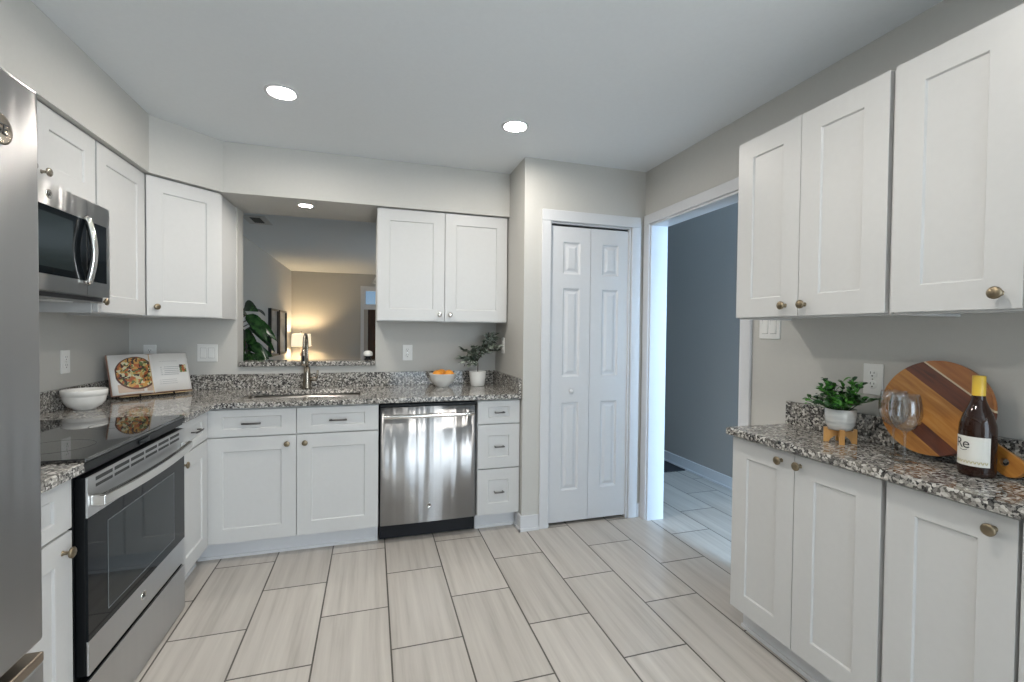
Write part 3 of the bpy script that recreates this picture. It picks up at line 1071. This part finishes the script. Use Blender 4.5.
def book_block(side):
    bm = bmesh.new()
    n = 14
    def P(u, y, z):
        return T @ Vector((side * (.0003 + u * BWD), y, z))
    F = [[bm.verts.new(P(i / n, page_curve(i / n), z)) for i in range(n + 1)] for z in (0, BHT)]
    B = [[bm.verts.new(P(i / n, -.001, z)) for i in range(n + 1)] for z in (0, BHT)]
    for i in range(n):
        f = bm.faces.new((F[0][i], F[0][i + 1], F[1][i + 1], F[1][i])); f.smooth = True
        f = bm.faces.new((B[0][i], B[1][i], B[1][i + 1], B[0][i + 1])); f.material_index = 1
        f = bm.faces.new((F[0][i], B[0][i], B[0][i + 1], F[0][i + 1])); f.material_index = 1
        f = bm.faces.new((F[1][i], F[1][i + 1], B[1][i + 1], B[1][i])); f.material_index = 1
    bm.faces.new((F[0][n], B[0][n], B[1][n], F[1][n])).material_index = 1
    bm.faces.new((F[0][0], F[1][0], B[1][0], B[0][0])).material_index = 1
    return bm
pl = obj('page_block', book_block(-1), [PAGE, TAN], r)
pr = obj('page_block', book_block(1), [PAGE, TAN], r)
bm = bmesh.new()
vs = box(bm, -.205, .205, .0005, .0035, -.004, BHT + .004)
for v in vs:
    v.co = T @ v.co
obj('cover', bm, mat('book_cover', (.26, .14, .11), .5), r, .001)
# printed matter, laid on the curved pages
def printed(name, par, side, polys, mt, lift=.0007):
    bm = bmesh.new()
    for poly in polys:
        vs = [bm.verts.new(T @ Vector((side * (.0003 + u * BWD), page_curve(u) - lift, z))) for u, z in poly]
        bm.faces.new(vs)
    return obj(name, bm, mt, par)
def strip(u0, u1, z0, z1, n=1):
    return [[(u0 + (u1 - u0) * i / n, z0), (u0 + (u1 - u0) * (i + 1) / n, z0), (u0 + (u1 - u0) * (i + 1) / n, z1), (u0 + (u1 - u0) * i / n, z1)] for i in range(n)]
def tartmat():
    mt = mat('printed_tart', (.5, .3, .1), .45)
    t = NT(mt)
    co = t.coords()
    vo = t.n('ShaderNodeTexVoronoi', Scale=75.)
    nd = t.n('ShaderNodeTexNoise', Scale=30., Detail=3.)
    t.l(co, nd.inputs['Vector'])
    ad = t.n('ShaderNodeVectorMath'); ad.operation = 'MULTIPLY_ADD'
    t.l(nd.outputs['Color'], ad.inputs[0]); ad.inputs[1].default_value = (.05, .05, .05); t.l(co, ad.inputs[2])
    t.l(ad.outputs[0], vo.inputs['Vector'])
    sp = t.n('ShaderNodeSeparateColor')
    t.l(vo.outputs['Color'], sp.inputs[0])
    c = t.ramp(sp.outputs[0], [(0, (.04, .02, .012)), (.20, (.10, .15, .04)), (.36, (.40, .10, .025)), (.52, (.52, .27, .06)), (.72, (.48, .42, .16)), (.86, (.60, .56, .36))], 'CONSTANT')
    t.l(c, t.b.inputs['Base Color'])
    return mt
circ = lambda cu, cz, ru, rz, n=36: [(cu + ru * math.cos(2 * math.pi * i / n), cz + rz * math.sin(2 * math.pi * i / n)) for i in range(n)]
def disc_polys(cu, cz, ru, rz, umin, umax, n=22):
    out = []
    for i in range(n):
        a = max(umin, cu - ru) + (min(umax, cu + ru) - max(umin, cu - ru)) * i / n
        b = max(umin, cu - ru) + (min(umax, cu + ru) - max(umin, cu - ru)) * (i + 1) / n
        ha = rz * math.sqrt(max(0, 1 - ((a - cu) / ru) ** 2))
        hb = rz * math.sqrt(max(0, 1 - ((b - cu) / ru) ** 2))
        if ha < 1e-6 and hb < 1e-6:
            continue
        if ha < 1e-6:
            out.append([(a, cz), (b, cz - hb), (b, cz + hb)])
        elif hb < 1e-6:
            out.append([(a, cz - ha), (b, cz), (a, cz + ha)])
        else:
            out.append([(a, cz - ha), (b, cz - hb), (b, cz + hb), (a, cz + ha)])
    return out
printed('photo_table', pl, -1, strip(.01, .86, .012, .06, 6), mat('print_cloth', (.50, .38, .30), .5), .0005)
printed('photo_pan', pl, -1, disc_polys(.38, .124, .52, .100, .01, .88), mat('print_pan', (.09, .035, .02), .5), .0008)
printed('photo_tart', pl, -1, disc_polys(.38, .127, .48, .092, .01, .85), tartmat(), .0012)
lines = []
for i in range(5):
    lines += strip(.22, .80 - .1 * (i % 3 == 1), .150 - i * .012, .1535 - i * .012, 4)
for i in range(4):
    lines += strip(.22, .70, .200 + i * .006 - .012, .2015 + i * .006 - .012, 4) if i < 1 else []
for i in range(3):
    lines += strip(.16, .62, .070 - i * .012, .0725 - i * .012, 4)
printed('page_text', pr, 1, lines, mat('print_ink', (.42, .42, .42), .6), .0006)
printed('small_photo', pr, 1, strip(.74, .93, .115, .165, 3), tartmat(), .0008)

# ------------------------------------------------------------------ back worktop: oranges and olive plant
r = thing('fruit_bowl', 'small white bowl holding oranges near the pantry wall', 'bowl', (1.996, -.168, CT + .0005))
bowl(r, [(0, 0), (.045, 0), (.047, .005), (.066, .022), (.086, .052), (.099, .093), (.101, .096), (.098, .097), (.083, .055), (.062, .026), (.035, .012), (0, .011)], CERAM)
ORANGE = mat('orange_peel', (.78, .30, .025), .42)
t = NT(ORANGE)
nz = t.n('ShaderNodeTexNoise', Scale=350.)
t.l(t.coords(), nz.inputs['Vector'])
t.bump(nz.outputs[0], .25, .002)
bm = bmesh.new()
RO = .0395
prof = [(RO * math.sin(math.pi * i / 14) * (1 if i not in (0, 14) else 0), RO * (-math.cos(math.pi * i / 14)) * .95 - (.0025 if i == 14 else 0)) for i in range(15)]
lathe(bm, prof, 24)
o0 = obj('orange', bm, ORANGE)
bm = bmesh.new()
lathe(bm, [(0, .0345), (.003, .0350), (.004, .0362), (.002, .0378), (0, .038)], 8)
obj('stem_button', bm, mat('orange_stem', (.12, .16, .04), .6), o0)
o0.location = (1.996 - .040, -.168 - .024, CT + .086)
o0.rotation_euler = (.3, -.2, 0)
tag(o0, 'ripe orange at the front left of the white fruit bowl', 'orange', 'oranges in the white bowl')
for lb, dx, dy, dz in (('ripe orange at the front right of the white fruit bowl', .041, -.023, .086),
                       ('ripe orange at the back of the white fruit bowl', .0, .047, .086)):
    q = dup(o0, lb, (1.996 + dx, -.168 + dy, CT + dz))
    q.rotation_euler = (dx * 9, dy * 9, dz * 5)

def leaf(bm, base, d, up, L, Wd, fold=.25, mi=0):
    """one pointed leaf: base point, direction, rough up vector"""
    d = d.normalized()
    s = d.cross(up)
    if s.length < 1e-4:
        s = Vector((1, 0, 0))
    s.normalize()
    n = s.cross(d)
    b = bm.verts.new(base)
    tip = bm.verts.new(base + d * L - n * L * .12)
    rows = []
    for u, w in ((.25, .75), (.55, 1.), (.8, .6)):
        c = base + d * L * u + n * L * .06 * math.sin(u * 3)
        rows.append([bm.verts.new(c + s * Wd * .5 * w + n * Wd * fold * w), bm.verts.new(c), bm.verts.new(c - s * Wd * .5 * w + n * Wd * fold * w)])
    fs = [(b, rows[0][1], rows[0][0]), (b, rows[0][2], rows[0][1])]
    for p, q in zip(rows, rows[1:]):
        fs += [(p[0], p[1], q[1], q[0]), (p[1], p[2], q[2], q[1])]
    fs += [(rows[2][0], rows[2][1], tip), (rows[2][1], rows[2][2], tip)]
    for f in fs:
        g = bm.faces.new(f)
        g.smooth = True
        g.material_index = mi

def leafmat(name, c1, c2, rough=.45):
    mt = mat(name, c1, rough)
    t = NT(mt)
    nz = t.n('ShaderNodeTexNoise', Scale=24., Detail=2.)
    t.l(t.coords(), nz.inputs['Vector'])
    t.l(t.ramp(nz.outputs[0], [(.32, c1), (.68, c2)]), t.b.inputs['Base Color'])
    return mt
OLIVE = leafmat('olive_leaf', (.045, .065, .045), (.17, .20, .155))
OLIVE2 = leafmat('olive_leaf_pale', (.22, .26, .22), (.38, .42, .37))
BARK = mat('bark', (.09, .065, .045), .8)
SOIL = mat('potting_soil', (.03, .022, .016), .9)
rng = random.Random(3)
r = thing('olive_plant', 'small grey-green olive plant in a white pot beside the bowl of oranges', 'plant', (2.258, -.170, CT + .0005))
bowl(r, [(0, 0), (.048, 0), (.052, .004), (.060, .06), (.064, .105), (.0655, .110), (.062, .110), (.058, .095), (.05, .09), (0, .09)], CERAM, 'pot')
bm = bmesh.new()
lathe(bm, [(0, .095), (.056, .0955), (.0575, .094)], 24)
obj('soil', bm, SOIL, r)
bs = bmesh.new()
bl = bmesh.new()
tube(bs, [(.0, 0, .09), (.004, .004, .15), (.0, .0, .205), (.012, 0, .25)], [.0045, .004, .0035, .003], 8)
def branch(p0, p1, nlf, L, Wd, pale=.3):
    p0, p1 = Vector(p0), Vector(p1)
    mid = (p0 + p1) / 2 + Vector((0, 0, .015))
    pts = [p0, mid, p1]
    tube(bs, pts, [.0028, .002, .0012], 6)
    for i in range(nlf):
        u = .15 + .85 * i / max(1, nlf - 1)
        p = p0.lerp(mid, u * 2) if u < .5 else mid.lerp(p1, u * 2 - 1)
        ax = (p1 - p0).normalized()
        ph = rng.uniform(0, 6.28)
        side = Vector((math.cos(ph), math.sin(ph), rng.uniform(-.4, .6)))
        d = (ax * rng.uniform(.2, .8) + side).normalized()
        leaf(bl, p, d, Vector((rng.uniform(-1, 1), rng.uniform(-1, 1), 1)), L * rng.uniform(.7, 1.15), Wd * rng.uniform(.8, 1.2), .15, 1 if rng.random() < pale else 0)
for e, n in (((-.140, -.03, .205), 22), ((-.12, -.05, .175), 18), ((-.07, -.06, .16), 16), ((-.105, .02, .27), 18), ((-.06, -.06, .235), 20), ((-.075, .045, .20), 14), ((-.03, -.02, .29), 16), ((.05, -.06, .25), 18)):
    branch((0, 0, .19), e, int(n * 1.6), .048, .017, .15)
for e, n in (((.145, -.01, .345), 26), ((.115, -.06, .375), 24), ((.10, .03, .30), 18), ((.145, -.05, .295), 20), ((.085, -.02, .39), 18), ((.150, .03, .26), 14), ((.09, -.08, .28), 16)):
    branch((.012, 0, .24), e, int(n * 1.6), .050, .017, .5)
obj('stem', bs, BARK, r)
obj('foliage', bl, [OLIVE, OLIVE2], r)

# ------------------------------------------------------------------ things on the right worktop
GREEN = leafmat('bright_leaf', (.035, .16, .018), (.10, .34, .05), .35)
GREEN2 = leafmat('deep_leaf', (.008, .035, .012), (.025, .085, .025), .35)
r = thing('potted_plant', 'leafy green plant in a white ceramic pot on a wooden stand', 'plant', (3.200, -2.247, CT + .0005))
bm = bmesh.new()
for a in (45, 135):
    for s in (-1, 1):
        c, sn = math.cos(R(a)), math.sin(R(a))
        def q(x, y):
            return (x * c - y * sn, x * sn + y * c)
        # crossed base board with arched underside and an upright foot at each end
        pts = [(s * .003, .028), (s * .003, .046), (s * .040, .046), (s * .040, .054), (s * .052, .054), (s * .052, .0), (s * .036, .0), (s * .030, .014), (s * .016, .026)]
        f1 = [bm.verts.new((*q(x, -.008), z)) for x, z in pts]
        f2 = [bm.verts.new((*q(x, .008), z)) for x, z in pts]
        bm.faces.new(f1); bm.faces.new(f2[::-1])
        for i in range(len(pts)):
            j = (i + 1) % len(pts)
            bm.faces.new((f1[i], f1[j], f2[j], f2[i]))
obj('wooden_stand', bm, WSTAND, r)
POTM = mat('mottled_white_glaze', (.62, .62, .60), .25)
t = NT(POTM)
nz = t.n('ShaderNodeTexNoise', Scale=9., Detail=4.)
t.l(t.coords((1, 1, 6)), nz.inputs['Vector'])
t.l(t.ramp(nz.outputs[0], [(.3, (.40, .41, .41)), (.5, (.60, .60, .58)), (.7, (.74, .73, .70))]), t.b.inputs['Base Color'])
bowl(r, [(0, .047), (.028, .047), (.038, .052), (.046, .070), (.050, .100), (.0505, .128), (.0485, .129), (.046, .118), (0, .116)], POTM, 'pot')
bm = bmesh.new()
lathe(bm, [(0, .119), (.0455, .119)], 24)
obj('soil', bm, SOIL, r)
bs = bmesh.new(); bl = bmesh.new()
rng = random.Random(11)
for k in range(40):
    ph = 2 * math.pi * k / 40 * 3.4 + rng.uniform(-.2, .2)
    reach = rng.uniform(.02, .100)
    hgt = rng.uniform(.05, .125) if reach < .05 else rng.uniform(.015, .055)
    p0 = Vector((.02 * math.cos(ph), .02 * math.sin(ph), .118))
    e = Vector((.02 * math.cos(ph) + reach * math.cos(ph) * (.55 if math.cos(ph) > 0 else 1), reach * math.sin(ph) * 1.15 + .02 * math.sin(ph), .118 + hgt))
    tube(bs, [p0, (p0 + e) / 2 + Vector((0, 0, .012)), e], [.0016, .0013, .001], 5)
    for i in range(9):
        u = .25 + .75 * i / 8
        p = p0.lerp(e, u) + Vector((0, 0, .012 * math.sin(u * 3.1)))
        a2 = rng.uniform(0, 6.28)
        d = (e - p0).normalized() * .5 + Vector((math.cos(a2), math.sin(a2), rng.uniform(-.1, .6)))
        leaf(bl, p, d, Vector((rng.uniform(-.5, .5), rng.uniform(-.5, .5), 1)), rng.uniform(.022, .036), rng.uniform(.013, .019), .12, 0 if rng.random() < .45 else 1)
obj('stem', bs, mat('green_stem', (.05, .12, .03), .5), r)
obj('foliage', bl, [GREEN, GREEN2], r)

# round board of mixed woods, leaning on the wall with its handle down to the right
def boardmat():
    mt = mat('striped_board_wood', (.5, .3, .1), .38)
    t = NT(mt)
    tc = t.n('ShaderNodeTexCoord')
    sp = t.n('ShaderNodeSeparateXYZ')
    t.l(tc.outputs['Object'], sp.inputs[0])
    def lin(a, b):
        m1 = t.n('ShaderNodeMath'); m1.operation = 'MULTIPLY'; m1.inputs[1].default_value = a
        t.l(sp.outputs[0], m1.inputs[0])
        m2 = t.n('ShaderNodeMath'); m2.operation = 'MULTIPLY_ADD'; m2.inputs[1].default_value = b
        t.l(sp.outputs[2], m2.inputs[0]); t.l(m1.outputs[0], m2.inputs[2])
        return m2.outputs[0]
    d = lin(.568, .823)
    al = lin(.823, -.568)
    cb = t.n('ShaderNodeCombineXYZ')
    t.l(d, cb.inputs[0]); t.l(al, cb.inputs[1])
    mp = t.n('ShaderNodeMapping')
    mp.inputs['Scale'].default_value = (60, 7, 1)
    t.l(cb.outputs[0], mp.inputs[0])
    nz = t.n('ShaderNodeTexNoise', Scale=1., Detail=5., Distortion=.6)
    t.l(mp.outputs[0], nz.inputs['Vector'])
    light = t.ramp(nz.outputs[0], [(.3, (.30, .105, .016)), (.55, (.43, .18, .030)), (.75, (.51, .25, .06))])
    dark = t.ramp(nz.outputs[0], [(.3, (.055, .012, .005)), (.7, (.15, .034, .010))])
    mid = t.ramp(nz.outputs[0], [(.3, (.26, .085, .018)), (.7, (.38, .14, .032))])
    def step(src, e, gt=True):
        q = t.n('ShaderNodeMath'); q.operation = 'GREATER_THAN' if gt else 'LESS_THAN'
        q.inputs[1].default_value = e
        t.l(src, q.inputs[0])
        return q.outputs[0]
    def both(a, b):
        q = t.n('ShaderNodeMath'); q.operation = 'MULTIPLY'
        t.l(a, q.inputs[0]); t.l(b, q.inputs[1])
        return q.outputs[0]
    c = t.mix(step(d, .102), light, mid)
    c = t.mix(both(step(d, .045), step(d, .0975, False)), c, dark)
    c = t.mix(both(step(d, .0975), step(d, .1025, False)), c, (.60, .48, .32))
    c = t.mix(both(both(step(d, -.100), step(d, -.055, False)), both(step(al, .010), step(al, .165, False))), c, dark)
    t.l(c, t.b.inputs['Base Color'])
    return mt
bm = bmesh.new()
RB = .158
ha = R(-33)
pts = []
n = 64
hw = .030
a_gap = math.asin(.046 / RB)
for i in range(n + 1):
    a = ha + a_gap + (2 * math.pi - 2 * a_gap) * i / n
    pts.append((RB * math.cos(a), RB * math.sin(a)))
hd = Vector((math.cos(ha), math.sin(ha))); hs = Vector((-math.sin(ha), math.cos(ha)))
for u, s in ((RB + .012, -.032), (RB + .03, -.027), (RB + .095, -.031)):
    pts.append(tuple(hd * u + hs * s))
for i in range(1, 8):
    a = -math.pi / 2 + math.pi * i / 8
    pts.append(tuple(hd * (RB + .095 + .031 * math.cos(a)) + hs * (.031 * math.sin(a))))
for u, s in ((RB + .095, .031), (RB + .03, .027), (RB + .012, .032)):
    pts.append(tuple(hd * u + hs * s))
hc = hd * (RB + .078)
hole = [(hc.x + .011 * math.cos(2 * math.pi * i / 20), hc.y + .011 * math.sin(2 * math.pi * i / 20)) for i in range(20)]
TH = .018
for y in (-TH, 0):
    ov = [bm.verts.new((x, y, z)) for x, z in pts]
    hv = [bm.verts.new((x, y, z)) for x, z in hole]
    es = [bm.edges.new((ov[i], ov[(i + 1) % len(ov)])) for i in range(len(ov))] + [bm.edges.new((hv[i], hv[(i + 1) % 20])) for i in range(20)]
    bmesh.ops.triangle_fill(bm, edges=es, use_beauty=True)
    if y == -TH:
        o1, h1 = ov, hv
    else:
        for A, B in ((o1, ov), (h1, hv)):
            for i in range(len(A)):
                j = (i + 1) % len(A)
                bm.faces.new((A[i], A[j], B[j], B[i]))
bd = obj('serving_board', bm, boardmat(), None, .002)
LEAN = R(-12)
bd.rotation_euler = (LEAN, 0, R(-90))
bd.location = (3.289, -2.500, CT + .168)
tag(bd, 'round striped wooden serving board with handle leaning against the right wall', 'serving board')

# wine glasses
def wine_glass():
    r = thing('wine_glass', 'empty clear wine glass on the right worktop, the one beside the outlet', 'wine glass', (3.207, -2.428, CT + .0005), 0, 'clear wine glasses in front of the round board')
    bm = bmesh.new()
    lathe(bm, [(0, .001), (.034, .001), (.0345, .0022), (.030, .0032), (.012, .006), (.005, .012), (.0036, .03), (.0034, .085), (.0042, .093), (.010, .100),
               (.026, .109), (.038, .128), (.0435, .155), (.0415, .188), (.0355, .218), (.0348, .2185), (.0342, .218), (.0400, .188), (.042, .155), (.0365, .129), (.025, .111), (.010, .1025), (0, .1015)], 48)
    obj('glass', bm, GLASS, r)
    return r
g = wine_glass()
dup(g, 'empty clear wine glass nearer the wine bottle', (3.145, -2.503, CT + .0005))

# wine bottle
r = thing('wine_bottle', 'dark wine bottle with a yellow capsule and white label', 'wine bottle', (3.198, -2.660, CT + .0005))
BG = mat('dark_bottle_glass', (.020, .006, .0025), .05, 0., **{'Specular IOR Level': .45})
bm = bmesh.new()
RBT = .0415
lathe(bm, [(0, .006), (.02, .003), (.036, 0), (.0405, .004), (RBT, .012), (RBT, .128), (.040, .150), (.033, .178), (.023, .203), (.0165, .222), (.0148, .236), (.0148, .262), (0, .262)], 48)
obj('glass', bm, BG, r)
bm = bmesh.new()
lathe(bm, [(.0150, .226), (.0150, .290), (.0142, .2925), (0, .2925)], 36)
obj('capsule', bm, mat('yellow_foil', (.72, .47, .05), .35), r)
CAMDIR = math.atan2(-3.5421 + 2.660, 1.4981 - 3.198)
LA = CAMDIR - R(22)                     # the label is turned a little away from the camera
LR = RBT + .0004
bm = bmesh.new()
n = 28
sp = R(62)
lo = [bm.verts.new((LR * math.cos(LA + sp * (2 * i / n - 1)), LR * math.sin(LA + sp * (2 * i / n - 1)), .032)) for i in range(n + 1)]
hi = [bm.verts.new((v.co.x, v.co.y, .117)) for v in lo]
for i in range(n):
    bm.faces.new((lo[i], lo[i + 1], hi[i + 1], hi[i])).smooth = True
lab = obj('label', bm, mat('label_paper', (.74, .73, .68), .6), r)
def wrap(bm, a0, z0, rad):
    bmesh.ops.subdivide_edges(bm, edges=[e for e in bm.edges if e.calc_length() > .006], cuts=2)
    for v in bm.verts:
        a = LA + a0 + v.co.x / RBT
        q = rad - v.co.y * .3
        v.co = Vector((q * math.cos(a), q * math.sin(a), z0 + v.co.z))
    return bm
bm = text_bm('Re', .040, .0003, .9)
wrap(bm, R(-27), .0945, LR + .0004)
obj('label_lettering', bm, mat('label_ink', (.03, .03, .03), .5), lab)
bm = bmesh.new()
P = []
for i in range(11):
    u = i / 10
    P.append((-.006 + .020 * u, 0, -.016 - .003 * math.sin(u * 3.1)))
def arcstrip(bm, pts, w):
    for p, q in zip(pts, pts[1:]):
        vs = [bm.verts.new((p[0], 0, p[2] - w)), bm.verts.new((q[0], 0, q[2] - w)), bm.verts.new((q[0], 0, q[2] + w)), bm.verts.new((p[0], 0, p[2] + w))]
        bm.faces.new(vs)
arcstrip(bm, P, .0008)
wrap(bm, R(-27), .0945, LR + .0005)
obj('label_underline', bm, MATS['label_ink'], lab)
bm = bmesh.new()
for i in range(10):
    x = -.036 + i * .008
    for s in (-1, 1):
        vs = [bm.verts.new((x + s * .0005, 0, -.004)), bm.verts.new((x + s * .0035, 0, .003)), bm.verts.new((x + s * .0030, 0, .006)), bm.verts.new((x + s * .0002, 0, -.0005))]
        bm.faces.new(vs)
wrap(bm, 0, .042, LR + .0005)
obj('label_ornament', bm, mat('label_gold', (.45, .38, .14), .5), lab)

# ------------------------------------------------------------------ seen through the openings
tag(boxes('door_mat', [(3.55, 4.36, .13, .75, .0005, .012)], mat('black_mat', (.018, .018, .02), .9), None, .003), 'dark door mat lying against the hall baseboard', 'mat')
# living room: lamp on a side table
r = thing('side_table', 'walnut side table carrying the lit lamp, mostly below the ledge', 'table', (.27, 5.85, 0))
boxes('table_top', [(-.22, .22, -.22, .22, .58, .61)], WSIDE, r, .004)
for sx in (-1, 1):
    for sy in (-1, 1):
        boxes('leg', [(sx * .19 - .02, sx * .19 + .02, sy * .19 - .02, sy * .19 + .02, 0, .579)], WSIDE, r, .003)
r = thing('table_lamp', 'lit table lamp with a square pale shade in the living room', 'lamp', (.225, 5.85, .611))
bm = bmesh.new()
lathe(bm, [(0, 0), (.07, 0), (.07, .012), (.02, .02), (.008, .03), (.008, .20), (.022, .205), (.024, .25), (.012, .27), (.006, .28), (.006, .42), (0, .42)], 24)
obj('base', bm, WDARK, r)
bm = bmesh.new()
t0, b0 = .142, .155
def ring(h, z):
    return [bm.verts.new(p) for p in ((-h, -h, z), (h, -h, z), (h, h, z), (-h, h, z))]
a, b = ring(b0, .385), ring(t0, .620)
a2, b2 = ring(b0 - .003, .385), ring(t0 - .003, .620)
for i in range(4):
    j = (i + 1) % 4
    bm.faces.new((a[i], a[j], b[j], b[i]))
    bm.faces.new((a2[i], b2[i], b2[j], a2[j]))
    bm.faces.new((a[i], a2[i], a2[j], a[j]))
    bm.faces.new((b[i], b[j], b2[j], b2[i]))
obj('lamp_shade', bm, SHADE, r)
bm = bmesh.new()
lathe(bm, [(0, .665), (.010, .66), (.012, .65), (.004, .64), (.004, .425), (0, .425)], 12)
obj('finial', bm, WDARK, r)
bm = bmesh.new()
lathe(bm, [(0, .46), (.03, .47), (.042, .50), (.03, .54), (.012, .56), (.0045, .565)], 16)
obj('bulb', bm, emis('warm_bulb', (1, .72, .40), 340.), r)
# two framed pictures on the living room's left wall
ART = mat('grey_abstract_print', (.4, .4, .4), .4)
t = NT(ART)
nz = t.n('ShaderNodeTexNoise', Scale=1.4, Detail=3.)
t.l(t.coords((1, 1, 2.5)), nz.inputs['Vector'])
t.l(t.ramp(nz.outputs[0], [(.35, (.16, .165, .17)), (.65, (.55, .55, .54))]), t.b.inputs['Base Color'])
def picture(label, y0, y1):
    r = thing('framed_picture', label, 'picture', (0.001, (y0 + y1) / 2, 1.26), 0, 'framed prints on the living room wall')
    h = (y1 - y0) / 2
    boxes('frame', [(0, .045, -h, -h + .03, -.37, .37), (0, .045, h - .03, h, -.37, .37), (0, .045, -h + .03, h - .03, -.37, -.34), (0, .045, -h + .03, h - .03, .34, .37)], mat('black_frame', (.012, .012, .012), .35), r, .002)
    boxes('print', [(.002, .02, -h + .03, h - .03, -.34, .34)], ART, r)
picture('black-framed grey print nearer the ledge plant', 4.12, 4.72)
picture('black-framed grey print nearer the lamp', 4.80, 5.45)
# large-leaved plant standing on the living room floor just beyond the ledge
FIG = leafmat('fig_leaf', (.006, .028, .010), (.035, .10, .028), .22)
r = thing('fig_plant', 'tall broad-leaved indoor plant in the living room left of the lamp', 'plant', (.42, .80, 0))
bowl(r, [(0, 0), (.13, 0), (.16, .05), (.18, .3), (.185, .31), (.17, .31), (.165, .28), (0, .27)], CERAM, 'pot')
bm = bmesh.new()
lathe(bm, [(0, .281), (.164, .281)], 24)
obj('soil', bm, SOIL, r)
bs = bmesh.new(); bl = bmesh.new()
rng = random.Random(5)
def bigleaf(base, d, L, Wd, up=Vector((0, 0, 1))):
    d = Vector(d).normalized()
    s = d.cross(up).normalized()
    n = s.cross(d)
    N = 7
    rows = []
    for i in range(N + 1):
        u = i / N
        w = Wd * .5 * (math.sin(math.pi * (u ** .8)) ** .75 if 0 < u < 1 else .02)
        c = Vector(base) + d * L * u + Vector((0, 0, -1)) * L * .45 * u * u
        rows.append([bl.verts.new(c + s * w + n * w * .35), bl.verts.new(c), bl.verts.new(c - s * w + n * w * .35)])
    for p, q in zip(rows, rows[1:]):
        for k in (0, 1):
            f = bl.faces.new((p[k], p[k + 1], q[k + 1], q[k]))
            f.smooth = True
tube(bs, [(0, 0, .28), (.02, .02, .8), (.0, 0, 1.2), (.03, -.02, 1.42)], [.016, .013, .010, .006], 8)
LV = []
for i in range(34):
    z = 1.44 - .62 * i / 33
    LV.append((z, (-80 + 137 * i) % 250 - 110, rng.uniform(.17, .27), rng.uniform(.075, .115), rng.uniform(-.7, .45)))
for z, ph, L, Wd, tilt in LV:
    a = R(ph)
    d0 = Vector((math.cos(a), math.sin(a), .6))
    p0 = Vector((.01, 0, z))
    p1 = p0 + d0.normalized() * rng.uniform(.05, .12)
    tube(bs, [p0, p1], .004, 6)
    # the blade hangs with its upper face turned outwards, towards the room's light
    bigleaf(p1, (math.cos(a), math.sin(a), tilt), L, Wd, Vector((rng.uniform(-.5, .7), -.8, rng.uniform(.1, .8))))
obj('stem', bs, BARK, r)
obj('foliage', bl, FIG, r)
# arched wire behind the plant: a slim floor lamp arm
# small lidded jar at the right end of the ledge
r = thing('jar', 'small white-topped round jar with a dark foot at the right end of the ledge', 'jar', (1.468, .120, 1.0855))
bm = bmesh.new()
lathe(bm, [(0, 0), (.030, 0), (.026, .006), (.018, .014), (.022, .022), (.032, .028), (0, .028)], 28)
obj('foot', bm, BLACKPL, r)
bm = bmesh.new()
lathe(bm, [(.032, .0285), (.035, .036), (.034, .050), (.027, .062), (.012, .068), (0, .069)], 28)
obj('lid', bm, CERAM, r)
# living room ceiling fitting whose white glass shade just shows past the opening
r = thing('ceiling_fan_light', 'white glass ceiling light just showing past the right edge of the pass-through', 'ceiling light', (1.62, 4.9, H))
bm = bmesh.new()
lathe(bm, [(0, -.0005), (.06, -.0005), (.06, -.02), (.014, -.03), (.012, -.14), (.03, -.15), (.03, -.16), (0, -.16)], 24)
obj('canopy', bm, NICKEL, r)
bm = bmesh.new()
lathe(bm, [(.03, -.161), (.06, -.18), (.125, -.30), (.122, -.301), (.055, -.184), (.026, -.166)], 32)
obj('shade', bm, mat('frosted_glass', (.85, .84, .80), .4), r)
